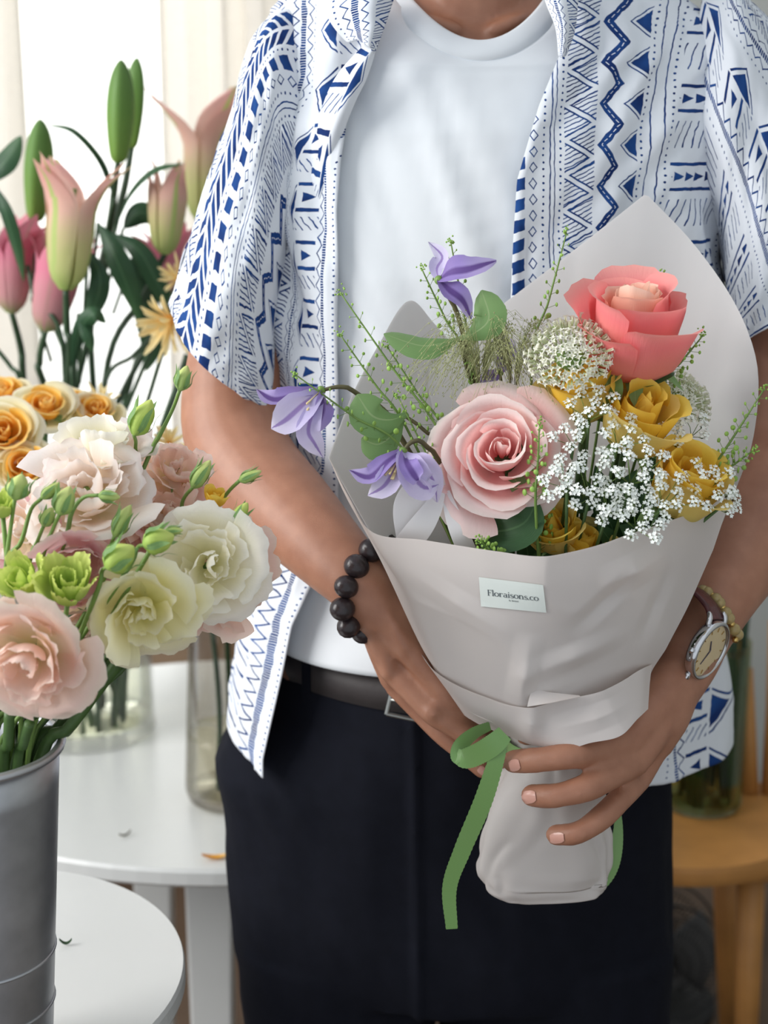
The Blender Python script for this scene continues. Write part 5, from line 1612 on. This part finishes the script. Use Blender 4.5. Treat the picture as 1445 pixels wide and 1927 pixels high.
# ------------------------------------------------------------------ pincushion blooms
def pincushion(label, c, y, R, axis, seed):
    rs = random.Random(seed); cen = P(*c, y); axis = Vector(axis).normalized()
    t = thing('pincushion_bloom', label, 'flower', frame(cen - axis * R * .5, axis), 'white pincushion blooms')
    Mx = frame(cen, axis)
    J, UVs = Join(), []
    for k in range(190):
        q = math.sqrt((k + .5) / 190); a = k * 2.39996
        base = Vector((R * .45 * q * math.cos(a), R * .45 * q * math.sin(a), -R * .1))
        out = q ** 1.2
        d = Vector((math.cos(a) * out, math.sin(a) * out, 1.0 - .72 * q + rs.uniform(-.12, .12))).normalized()
        L = R * lerp(.45, .72, q) * rs.uniform(.85, 1.15)
        tip = base + d * L
        for p in range(4):
            side = d.orthogonal().normalized(); side.rotate(Quaternion(d, 2 * pi * p / 4 + k))
            e = tip + (side * 1.0 + d * .35).normalized() * R * .12
            V, F, UV = blade([base.lerp(tip, .55), tip, e], R * .04, 4, 3, hint=d)
            J.add((V, F)); UVs += UV
    V, F = J.vf
    lpart('florets', ([Matrix.Translation((0, 0, R * .5)) @ v for v in V], F), M['cream_floret'], t, uv=UVs, kind='stuff')
    lpart('cushion', moved(ball((0, 0, 0), R * .42, 16, 10, (1, 1, .5)), Matrix.Translation((0, 0, R * .42))), M['stem_light'], t)
    stempart(t, to_bind(cen - axis * R * .3), .0013, M['stem_light'])
pincushion('round white pincushion bloom in front of the coral rose', (1074, 668), 1.030, .027, (-.15, -.72, .68), 1)
pincushion('fluffy white pincushion bloom in the shade right of the coral rose', (1272, 748), 1.085, .024, (.35, -.5, .8), 2)
# ------------------------------------------------------------------ fountain grass
def fountain_grass(label, root, y, seed, n=120):
    rs = random.Random(seed); r0 = P(*root, y)
    t = thing('fountain_grass', label, 'grass', r0)
    H, S = Join(), Join()
    for k in range(n):
        a = rs.choice((-1, 1)) * rs.uniform(.15, 1) ** .7; up = rs.uniform(.022, .052)
        dx = a * rs.uniform(.03, .075); dy = rs.uniform(-.035, .02)
        top = r0 + Vector((dx * .45, dy * .5, up)); end = r0 + Vector((dx, dy, up * rs.uniform(-.3, .6)))
        pts = cr([r0 + Vector((dx * .05, 0, rs.uniform(0, .02))), r0 + Vector((dx * .2, dy * .3, up * .75)), top, end], 9)
        H.add(tube(pts, .00014, 3))
        for j in range(4, 9):
            p = Vector(pts[j]) + Vector((rs.gauss(0, .0012), rs.gauss(0, .0012), rs.gauss(0, .0012)))
            S.add(ball(p, .00042, 4, 3, (1, 1, 2.0), Matrix.Rotation(rs.uniform(-.8, .8), 4, 'Y')))
    wpart('strands', H.vf, M['grass_seed'], t, kind='stuff'); wpart('seeds', S.vf, M['grass_seed'], t, kind='stuff')
    stempart(t, to_bind(r0), .0012, M['stem_light'])
fountain_grass('hazy fountain grass plume arching above the pink rose', (905, 722), 1.055, 5, 150)
fountain_grass('hazy fountain grass plume behind the pink rose next to the pincushion', (965, 735), 1.065, 6, 110)
# ------------------------------------------------------------------ dark foliage filling the cone
rs = random.Random(77)
for i in range(26):
    px, py = rs.uniform(905, 1240), rs.uniform(880, 1060)
    y = rs.uniform(1.03, 1.075)
    b = P(px, py + 70, y)
    t = thing('foliage_sprig', 'dark green foliage sprig deep inside the paper cone', 'foliage', b, 'dark foliage inside the paper cone')
    for k in range(3):
        e = b + Vector((rs.uniform(-.03, .03), rs.uniform(-.012, .01), rs.uniform(.02, .055)))
        leafpart('leaf', t, [b, b.lerp(e, .5) + Vector((rs.uniform(-.008, .008), -.006, 0)), e], rs.uniform(.005, .010), M['leaf_dark'], hint=(rs.uniform(-.5, .5), -.8, .4), n=8, nw=3)
    stempart(t, to_bind(b), .0013, M['stem_dark'], 5, 10)

# ================================================================== lisianthus in the metal bucket
LIS = [(3, [(.05, .05), (.16, .40), (.20, .62), (.16, .74)], 80), (4, [(.08, 0), (.36, .3), (.48, .58), (.50, .72)], 66),
       (5, [(.08, 0), (.54, .22), (.74, .46), (.84, .56)], 58), (6, [(.08, -.02), (.60, .1), (.90, .26), (1.06, .24)], 52)]
LIS_BELL = [(4, [(.05, .05), (.17, .5), (.24, .8), (.34, .92)], 70), (5, [(.08, 0), (.38, .4), (.55, .85), (.70, 1.0)], 60), (5, [(.08, -.02), (.52, .3), (.76, .8), (1.0, .96)], 52)]
MOUTH = bc + Vector((0.012, -.012, -.03))
rl = random.Random(12)
def to_bucket(base, bend=(0, 0, 0)):
    a = rl.uniform(0, 2 * pi); q = BR * .45 * math.sqrt(rl.random())
    m = Vector((bc.x + q * math.cos(a) + .012, bc.y + q * math.sin(a), bc.z - .012))
    f = Vector((bc.x + q * .7 * math.cos(a), bc.y + q * .7 * math.sin(a), bz + .02))
    return [Vector(base), Vector(base).lerp(m, .5) + Vector(bend) + Vector((.004, 0, -.006)), m, f]
def lisianthus(label, px, py, y, Rpx, axis, mat, seed, layers=LIS, ruffle=.055, center=None, grp='frilly lisianthus blooms in the bucket'):
    R = Rpx * scale_at(py, y); axis = Vector(axis).normalized()
    c = P(px, py, y); base = c - axis * R * .35
    t = thing('lisianthus', label, 'lisianthus', frame(base, axis, seed), grp)
    bloom(t, layers[:-1], R, M[mat], seed, ruffle * 1.25, 2.6, ns=19, jit=.34, rnd_tip=.2, nt=9, tk=(.15, .35), sv=(.72, 1.12), variants=3, fringe=.018)
    bloom(t, layers[-1:], R, M[center or mat], seed + 3, ruffle * 1.3, 3.2, ns=21, jit=.3, rnd_tip=.18, nt=9, tk=(.1, .25), sv=(.85, 1.12), variants=3, fringe=.018)
    for k in range(5):
        a = 2 * pi * k / 5
        V, F, UV = blade([Vector((.05 * R * math.cos(a), .05 * R * math.sin(a), -.06 * R)), Vector((.34 * R * math.cos(a), .34 * R * math.sin(a), .0)), Vector((.6 * R * math.cos(a), .6 * R * math.sin(a), -.02 * R))], .035 * R, 6, 3, hint=(0, 0, 1))
        lpart('sepal', (V, F), M['leaf'], t, uv=UV)
    lpart('pistil', stube([(0, 0, 0), (0, 0, .3 * R), (0, 0, .46 * R)], [.05 * R, .03 * R, .06 * R], 8, 8), M['stem_light'], t)
    stempart(t, to_bucket(base), [.0019, .0020, .0022, .0022], M['stem'])
    return t
for i, (lab, px, py, y, R, a, mt, ct) in enumerate([
    ('cream white frilled lisianthus on top of the bunch, seen from the side', 188, 842, 1.00, 96, (.02, -.30, .95), 'lis_cream', 'lis_white'),
    ('big white lisianthus blushed with peach below the topmost cream one', 165, 928, .965, 118, (-.05, -.62, .78), 'lis_white', 'lis_white'),
    ('peach lisianthus at the back right next to the bent arm', 332, 884, 1.03, 72, (.45, -.45, .78), 'lis_peach', 'lis_peach'),
    ('pale pink lisianthus behind the tall thin buds', 318, 968, 1.005, 92, (.3, -.62, .7), 'lis_peach', 'lis_pink'),
    ('rose pink lisianthus behind the two lime green buds', 138, 1068, .935, 88, (.45, -.75, -.25), 'lis_pink', 'lis_pink'),
    ('peach lisianthus seen edge on at the far right of the bunch', 445, 1085, 1.0, 105, (.70, -.55, .05), 'lis_peach', 'lis_peach'),
    ('ivory lisianthus facing forward at the right of the bunch', 392, 1062, .955, 108, (.12, -.95, .22), 'lis_cream', 'lis_cream'),
    ('large pale yellow lisianthus at the bottom of the bunch', 272, 1150, .915, 108, (.12, -.95, -.18), 'lis_yellow', 'lis_yellow'),
    ('largest peach lisianthus with an open heart at the lower left', 52, 1242, .865, 128, (-.05, -.97, -.15), 'lis_peach', 'lis_peach'),
    ('peach lisianthus tucked between the largest peach and pale yellow ones', 178, 1178, .955, 72, (.15, -.6, -.6), 'lis_peach', 'lis_peach'),
    ('pale peach lisianthus filling the middle behind the round buds', 258, 1040, .995, 85, (.1, -.8, .3), 'lis_white', 'lis_peach'),
    ('pale pink lisianthus at the left frame edge behind slender buds', 40, 1000, .965, 95, (-.3, -.8, .35), 'lis_white', 'lis_pink'),
    ('peach lisianthus low between stems behind the ivory one', 350, 1130, .985, 80, (.1, -.7, -.4), 'lis_peach', 'lis_peach')]):
    lisianthus(lab, px, py, y, R, a, mt, 300 + i, center=ct)
# half open lime buds
LIME = [(4, [(.05, .05), (.20, .45), (.26, .8), (.24, 1.0)], 70), (5, [(.1, 0), (.42, .3), (.52, .75), (.56, 1.08)], 46), (5, [(.1, 0), (.5, .25), (.64, .7), (.78, 1.08)], 40)]
def lime_bud(label, px, py, y, Rpx, axis, seed):
    R = Rpx * scale_at(py, y); axis = Vector(axis).normalized(); base = P(px, py, y) - axis * R * .5
    t = thing('lisianthus_bud', label, 'bud', frame(base, axis, seed), 'green lisianthus buds')
    bloom(t, LIME, R, M['lis_green'], seed, .05, 4, ns=11, jit=.12, rnd_tip=.15, point=.35)
    stempart(t, to_bucket(base), [.0016, .0018, .002, .002], M['stem_light'])
lime_bud('half open lime green frilled bud at the left', 42, 1094, .90, 62, (-.25, -.55, .65), 1)
lime_bud('half open lime green frilled bud beside its twin, on the right', 128, 1102, .895, 66, (.12, -.5, .75), 2)
lime_bud('lime green bud cut by the left frame edge', 2, 955, .92, 42, (0, -.4, .9), 3)
def closed_bud(label, base, tip, y, w, stem, seed, mat='bud_green', sep=True):
    """Pointed closed bud between two photo points on a curved stem."""
    a, b = P(*base, y), P(*tip, y)
    ax = (b - a); L = ax.length; ax.normalize()
    t = thing('lisianthus_bud', label, 'bud', frame(a, ax, seed), 'green lisianthus buds')
    W = w * scale_at(base[1], y)
    V, UV = [], []
    pr = cr([(.25, 0), (.85, .18), (1, .42), (.72, .72), (.3, .93), (.04, 1)], 14)
    for r, z in pr:
        for k in range(16):
            q = 2 * pi * k / 16 + z * 1.6
            rr = r * W * (1 + .09 * math.cos(5 * q))
            V.append(Vector((rr * math.cos(2 * pi * k / 16), rr * math.sin(2 * pi * k / 16), z * L))); UV.append((k / 16, z))
    lpart('bud_petals', (V, grid_faces(14, 16, True)), M[mat], t, uv=UV)
    if sep:
        for k in range(5):
            q = 2 * pi * k / 5
            c, s = math.cos(q), math.sin(q)
            V, F, UV = blade([(.2 * W * c, .2 * W * s, -.02 * L), (1.12 * W * c, 1.12 * W * s, .3 * L), (1.06 * W * c, 1.06 * W * s, .62 * L), (1.5 * W * c, 1.5 * W * s, .95 * L)], W * .28, 8, 3, hint=(c, s, .1))
            lpart('sepal', (V, F), M['leaf'], t, uv=UV)
    pts = [a] + [P(*s, y + .01) for s in stem]
    pts += to_bucket(pts[-1])[1:]
    stempart(t, pts, [.0013] * 2 + [.0016] * (len(pts) - 2), M['stem_light'], 7, 26)
for i, (lab, base, tip, y, w, stem, mt) in enumerate([
    ('topmost slim green bud on a long stalk in front of the sleeve', (338, 735), (352, 688), .99, 15, [(325, 770), (300, 820), (275, 870)], 'bud_green'),
    ('plump lime green bud above the topmost cream bloom', (252, 818), (285, 752), .99, 22, [(255, 840), (240, 900)], 'lis_green'),
    ('dark green bud standing against the bent arm', (362, 918), (396, 866), .985, 15, [(345, 940), (320, 1000)], 'bud_green'),
    ('small green bud reaching furthest right over the forearm', (450, 905), (492, 886), .985, 11, [(430, 925), (405, 960), (380, 1010)], 'bud_green'),
    ('yellow green bud tip over the ivory bloom', (440, 985), (466, 946), .97, 14, [(430, 1000), (400, 1080)], 'lis_green'),
    ('slender bud nodding right on an arched stalk', (185, 932), (226, 936), .925, 12, [(158, 936), (135, 965), (118, 1030)], 'bud_green'),
    ('green bud among the tall thin stalks at the left', (112, 968), (132, 915), .915, 20, [(98, 1000), (80, 1050)], 'bud_green'),
    ('smaller green bud behind the one at the left', (82, 990), (98, 955), .93, 14, [(70, 1020), (55, 1060)], 'bud_green'),
    ('slim dark green bud leaning right at the far left', (78, 938), (112, 908), .925, 11, [(58, 960), (40, 1020), (15, 1070)], 'bud_green'),
    ('pale green bud with pointed sepals at the far left top', (28, 940), (42, 892), .91, 20, [(22, 980), (12, 1060)], 'bud_green'),
    ('green bud with long sepals in front of the pale pink bloom', (215, 1010), (246, 950), .93, 15, [(208, 1030), (200, 1080)], 'bud_green'),
    ('round lime bud left of its neighbour above the pale yellow bloom', (200, 1068), (252, 1028), .895, 27, [(192, 1076), (180, 1120)], 'lis_green'),
    ('round lime bud with spiky sepals above the pale yellow bloom', (270, 1026), (328, 1008), .90, 25, [(258, 1032), (235, 1080)], 'lis_green'),
    ('tiny green bud over the ivory bloom', (310, 1000), (345, 998), .91, 9, [(296, 1006), (280, 1040)], 'bud_green')]):
    closed_bud(lab, base, tip, y, w, stem, i, mt)
yb_ = rose('lisianthus', 'small mustard yellow half open bloom beside the forearm', 402, 952, .99, .0115, Vector((.2, -.3, .9)), M['yellow_rose'], LIME, seed=8, cat='lisianthus', sep=False)
stempart(yb_, to_bucket(P(402, 955, .99)), .0014, M['stem_light'])
# thick leafy stems leaning into the bucket
for i, (lab, pts) in enumerate([
    ('thick green stem slanting from the pale yellow bloom into the bucket', [(240, 1225, .93), (190, 1290, .93), (130, 1370, .93), (70, 1445, .935)]),
    ('second slanting green stem just behind the thick one', [(215, 1228, .95), (165, 1300, .945), (110, 1370, .945), (60, 1440, .945)]),
    ('upright green stem under the largest peach bloom', [(56, 1360, .90), (44, 1400, .905), (30, 1470, .915)]),
    ('upright green stem at the left frame edge in the bucket', [(18, 1340, .90), (15, 1400, .905), (8, 1470, .915)])]):
    t = thing('cut_stem', lab, 'stem', P(*pts[-1]))
    e = P(*pts[-1]); 
    stempart(t, [P(*p) for p in pts] + [Vector((bc.x + .01 * i - .012, bc.y + .004, bz + .03))], [.0042 if i < 2 else .0035] * len(pts) + [.004], M['stem'], 9, 20)
    if i == 0:
        leafpart('leaf', t, [P(160, 1330, .93), P(150, 1290, .92), P(165, 1255, .915), P(195, 1240, .92)], .010, M['leaf_dark'], hint=(.2, -.9, .3))
    if i == 1:
        leafpart('leaf', t, [P(150, 1290, .95), P(160, 1260, .945), P(200, 1238, .945)], .009, M['leaf_dark'], hint=(.2, -.9, .3))

# ================================================================== yellow garden roses behind the bucket
def vase_stem(px, py, y, k):
    a = 2.4 * k; q = vr * .55
    low = Vector((VA.x + q * math.cos(a), VA.y + q * math.sin(a), VA.z + .012))
    top = Vector((VA.x + q * 1.2 * math.cos(a + .3), VA.y + q * 1.2 * math.sin(a + .3), VA.z + .20))
    s = P(px, py, y)
    return [s, s.lerp(top, .5) + Vector((0, 0, -.01)), top, low]
for i, (lab, px, py, y, Rpx, a) in enumerate([
    ('largest apricot yellow rose at the left frame edge', 12, 826, 1.30, 72, (.1, -.8, .6)),
    ('apricot yellow rose in the middle of the back row', 85, 782, 1.36, 62, (.15, -.55, .82)),
    ('apricot yellow rose at the right end of the row under the lilies', 178, 790, 1.38, 56, (.2, -.5, .85)),
    ('apricot yellow rose lowest, beside the white frilled blooms', 48, 888, 1.28, 58, (.1, -.75, .65)),
    ('apricot yellow rose behind the largest one at the frame edge', 10, 762, 1.42, 60, (0, -.45, .9)),
    ('small apricot rose between the back row roses', 130, 768, 1.44, 45, (0, -.5, .9))]):
    sc_ = scale_at(py, y) * Rpx
    rose('garden_rose', lab, px, py, y, sc_, Vector(a), M['garden_rose'], OPEN_ROSE[:6], M['garden_out'], 2, seed=60 + i, stem=vase_stem(px, py, y, i), cat='rose', group='apricot yellow roses behind the bucket')

# ================================================================== lilies
def lily_stem(px, py, y, k, via=None):
    a = 2.4 * k + 1; q = vr * .5
    low = Vector((VA.x + q * math.cos(a), VA.y + q * math.sin(a), VA.z + .012))
    top = Vector((VA.x + q * 1.3 * math.cos(a), VA.y + q * 1.3 * math.sin(a), VA.z + .21))
    return [P(px, py, y)] + [P(*v) for v in (via or [])] + [top, low]
def lily_bud(label, base, tip, y, w, k, via=None, stems=.0042):
    a, b = P(*base, y), P(*tip, y); ax = b - a; L = ax.length
    t = thing('lily_bud', label, 'lily', frame(a, ax, k), 'closed green lily buds')
    W = w * scale_at(base[1], y)
    V, UV = [], []
    pr = cr([(.34, 0), (.62, .06), (.86, .25), (1, .48), (.93, .7), (.66, .87), (.3, .97), (.05, 1)], 22)
    for r, z in pr:
        for j in range(36):
            q = 2 * pi * j / 36
            rr = r * W * (1 + .06 * math.cos(3 * q) + .03 * math.cos(6 * q) - .05 * max(0, math.cos(3 * q + pi)) ** 8)
            V.append(Vector((rr * math.cos(q), rr * math.sin(q), z * L))); UV.append((j / 36, z))
    lpart('bud_petals', (V, grid_faces(22, 36, True)), M['lily_bud'], t, uv=UV)
    stempart(t, lily_stem(*base, y, k, via), [.0034] + [stems] * (len(via or []) + 2), M['stem_dark'], 9, 26)
LILY = [(3, [(.12, 0), (.30, .12), (.40, .4), (.42, .62), (.52, .84), (.78, 1.0)], 58), (3, [(.12, 0), (.33, .12), (.44, .4), (.47, .62), (.60, .82), (.92, .97)], 54)]
def lily(label, base, tip, y, w, k, mat, flare=1.0, via=None):
    a, b = P(*base, y), P(*tip, y); ax = b - a; L = ax.length
    t = thing('lily', label, 'lily', frame(a, ax, k), 'opening pink lilies')
    W = w * scale_at(base[1], y) / L
    lay = [(n, [(r / .45 * W * (1 + (flare - 1) * (z > .8)), z) for r, z in prof], half) for n, prof, half in LILY]
    for j, l in enumerate(lay):
        bloom(t, [l], L, M[mat], k * 5 + j, .006, 2, ns=11, jit=.05, rnd_tip=.10, point=.93, narrow=.9, nt=14, tk=(0, .06), sv=(.96, 1.04))
    lpart('pistil', stube([(0, 0, 0), (0, 0, .5 * L), (0, 0, .78 * L)], [.02 * L, .015 * L, .03 * L], 8, 8), M['stem_light'], t)
    stempart(t, lily_stem(*base, y, k, via), [.0034] + [.004] * (len(via or []) + 2), M['stem_dark'], 9, 26)
lily_bud('tall green lily bud in front of its twin at the top', (222, 306), (228, 112), 1.70, 26, 1, [(215, 360, 1.72), (205, 430, 1.74), (165, 640, 1.76)])
lily_bud('green lily bud close behind the tall top one', (248, 278), (258, 108), 1.76, 19, 2, [(235, 350, 1.76), (215, 430, 1.76), (170, 640, 1.78)])
lily_bud('green lily bud standing left behind the open pink lily', (66, 416), (76, 224), 1.72, 27, 3, [(62, 480, 1.73), (70, 560, 1.74), (130, 700, 1.75)])
lily('opening pink lily with green ribs at the centre of the lily bunch', (124, 545), (142, 300), 1.58, 47, 4, 'lily', 1.15, [(126, 620, 1.6), (130, 700, 1.62)])
lily('deeper pink lily half hidden behind the central opening one', (86, 622), (128, 440), 1.66, 42, 5, 'lily_pink', 1.0, [(75, 680, 1.68), (90, 740, 1.7)])
lily('rose pink lily cut by the left frame edge', (22, 588), (22, 400), 1.68, 38, 6, 'lily_pink', 1.1, [(40, 660, 1.7), (45, 730, 1.72)])
lily('pale pink lily bud opening beside the shirt sleeve', (310, 478), (322, 300), 1.72, 34, 7, 'lily', .8, [(270, 560, 1.74), (200, 700, 1.76)])
lily('pink lily with long spreading petals behind the shoulder sleeve', (382, 420), (392, 170), 1.85, 40, 8, 'lily', 1.5, [(350, 520, 1.86), (250, 700, 1.86)])
lily('magenta lily behind the dark leaves near the sleeve', (318, 562), (312, 420), 1.78, 30, 9, 'lily_pink', 1.3, [(300, 620, 1.8), (230, 740, 1.8)])
# lily leaves
for i, (lab, pts, w, hint) in enumerate([
    ('long dark leaf arching left from the top lily buds', [(215, 370, 1.72), (190, 300, 1.71), (140, 245, 1.70), (88, 234, 1.70)], 11, (0, -.4, .9)),
    ('dark leaf curving right from the lily stem', [(218, 425, 1.72), (245, 360, 1.70), (290, 318, 1.69), (345, 308, 1.69)], 13, (0, -.5, .85)),
    ('broad dark leaf falling right of the open lily', [(185, 420, 1.66), (215, 480, 1.64), (240, 540, 1.64), (265, 610, 1.66)], 24, (-.3, -.9, .3)),
    ('broad dark leaf hanging beside the magenta lily', [(210, 440, 1.72), (260, 470, 1.70), (300, 540, 1.70), (325, 600, 1.72)], 20, (0, -.9, .4)),
    ('dark leaf in shade between the lilies', [(232, 430, 1.76), (265, 400, 1.76), (300, 420, 1.76)], 22, (0, -.9, .2)),
    ('mid green leaf drooping under the open lily', [(165, 470, 1.62), (188, 520, 1.60), (180, 570, 1.60), (160, 600, 1.6)], 20, (.3, -.9, .1)),
    ('curled green leaf tip low in front of the window', [(135, 690, 1.6), (152, 620, 1.58), (178, 590, 1.57), (200, 608, 1.58)], 17, (.3, -.8, .4)),
    ('short curled leaf hanging from the lily stalk', [(150, 600, 1.58), (165, 630, 1.57), (175, 662, 1.57)], 12, (.3, -.8, .4)),
    ('pointed leaf cut by the left frame edge at the top', [(-30, 345, 1.66), (0, 315, 1.65), (20, 290, 1.65), (40, 255, 1.65)], 22, (0, -.9, .4)),
    ('dark leaf at the left frame edge below the pointed one', [(-10, 350, 1.64), (10, 400, 1.63), (28, 460, 1.64), (45, 530, 1.66)], 16, (-.4, -.9, .1)),
    ('narrow dark leaf behind the closed bud', [(60, 560, 1.72), (90, 500, 1.71), (98, 450, 1.7), (90, 410, 1.7)], 12, (0, -.9, .3)),
    ('dark leaf low behind the apricot spider bloom', [(255, 470, 1.78), (270, 560, 1.78), (285, 640, 1.78), (275, 700, 1.78)], 26, (0, -.95, .1))]):
    t = thing('lily_leaf', lab, 'leaf', P(*pts[0]))
    V, F, UV = blade([P(*p) for p in pts], w * scale_at(pts[1][1], pts[1][2]), 20, 7, hint=hint, cup=-.3, shape=.75)
    solid(wpart('leaf_blade', (V, F), M['leaf_lily'], t, uv=UV), .0006)
    stempart(t, [P(*pts[0]), P(pts[0][0] * .6 + 60, pts[0][1] + 120, pts[0][2] + .03)], .0022, M['stem_dark'], 7, 6, name='petiole')
# bare lily stalks
for i, (lab, pts) in enumerate([
    ('dark stalk leaning in from the left frame edge to the roses', [(-20, 640, 1.6), (20, 690, 1.6), (45, 735, 1.6), (120, 1000, 1.7)]),
    ('thick dark stalk rising behind the apricot roses', [(150, 590, 1.68), (142, 660, 1.68), (138, 745, 1.68), (150, 1000, 1.72)]),
    ('dark stalk slanting right towards the sleeve', [(300, 620, 1.7), (250, 670, 1.7), (195, 730, 1.7), (170, 1000, 1.72)]),
    ('thick green stalk close to the sleeve hem', [(352, 668, 1.62), (335, 720, 1.62), (310, 790, 1.62), (240, 1000, 1.68)]),
    ('thin dark stalk crossing under the deeper pink lily', [(52, 500, 1.66), (70, 570, 1.65), (118, 650, 1.64), (130, 1000, 1.7)])]):
    t = thing('lily_stalk', lab, 'stem', P(*pts[-1]))
    end = Vector((VA.x + vr * .5 * math.cos(i * 1.9), VA.y + vr * .5 * math.sin(i * 1.9), VA.z + .015))
    stempart(t, [P(*p) for p in pts] + [end], [.0036 if i in (1, 3) else .0026] * 5, M['stem_dark'], 8, 24)
# spider blooms
def spider(label, c, y, Rpx, axis, seed, n=26):
    rs = random.Random(seed); R = Rpx * scale_at(c[1], y); cen = P(*c, y); axis = Vector(axis).normalized()
    t = thing('spider_bloom', label, 'flower', frame(cen, axis, seed), 'apricot spider blooms')
    for k in range(n):
        a = k * 2.4; q = .35 + .65 * (k / n)
        d = Vector((math.cos(a) * q, math.sin(a) * q, 1.15 - q))
        d.normalize(); L = R * rs.uniform(.75, 1.1)
        V, F, UV = blade([d * .05 * R, d * L * .55, d * L + Vector((0, 0, rs.uniform(-.15, .15) * R))], R * .085, 8, 3, hint=(0, 0, 1), cup=.5, prof=[(0, .4), (.5, .8), (.8, 1), (1, .25)])
        lpart('petal', (V, F), M['spider'], t, uv=UV)
    lpart('heart', ball((0, 0, .06 * R), .14 * R, 12, 8), M['garden_rose'], t)
    stempart(t, vase_stem(c[0], c[1], y, seed), [.0026, .0026, .003, .003], M['stem_dark'])
spider('apricot spider bloom hanging beside the sleeve hem', (325, 600), 1.55, 78, (-.55, -.55, -.35), 11, 34)
spider('apricot spider bloom half hidden behind the sleeve', (338, 525), 1.62, 46, (-.5, -.6, .3), 12, 20)
spider('faded apricot spider bloom rising above the garden roses', (190, 765), 1.50, 50, (0, -.3, .95), 13, 18)
spider('apricot spider bloom low behind the peach lisianthus', (318, 838), 1.40, 46, (.1, -.6, .6), 14, 18)
# stem stump of a rose standing in the glass vase
t = thing('cut_stem', 'thick thorny rose stem standing in the water of the wide vase', 'stem', VA + Vector((.012, -.02, .01)))
b0 = VA + Vector((.012, -.02, .012))
stempart(t, [b0, b0 + Vector((-.012, .0, .05)), b0 + Vector((-.022, .0, .11)), b0 + Vector((-.03, .01, .21))], .0058, M['stem'], 10, 20)
for dz, sx in ((.03, 1), (.055, -1), (.022, -1)):
    p = b0 + Vector((-.2 * dz, -.002, dz))
    wpart('thorn', tube([p, p + Vector((sx * .006, -.001, .004)), p + Vector((sx * .010, -.001, .009))], [.0026, .0016, .0004], 7), M['stem_brown'], t)
for k in range(3):
    b0 = V2 + Vector((.012 * (k - 1), .004 * k, .012))
    wthing('cut_stem', stube([b0, b0 + Vector((.004, 0, .12)), b0 + Vector((.01 * (k - 1), 0, .30))], .0032, 14, 8), M['stem_dark'],
           '%s of the dark stems standing in the tall smoky vase' % ('leftmost', 'middle one', 'rightmost')[k], 'stem', 'stems in the smoky vase')
# fallen bits on the tables
petal_flat('fallen_petal', 'long yellow petal fallen on the white oval table', 406, 1617, FT, .030, .0045, .1, M['garden_rose'])
petal_flat('leaf_scrap', 'tiny green leaf scrap on the small round table', 124, 1780, NT, .010, .0012, .05, M['leaf_dark'])
petal_flat('leaf_scrap', 'dry brown scrap on the white oval table', 236, 1575, FT, .016, .0010, .75, M['stem_brown'])
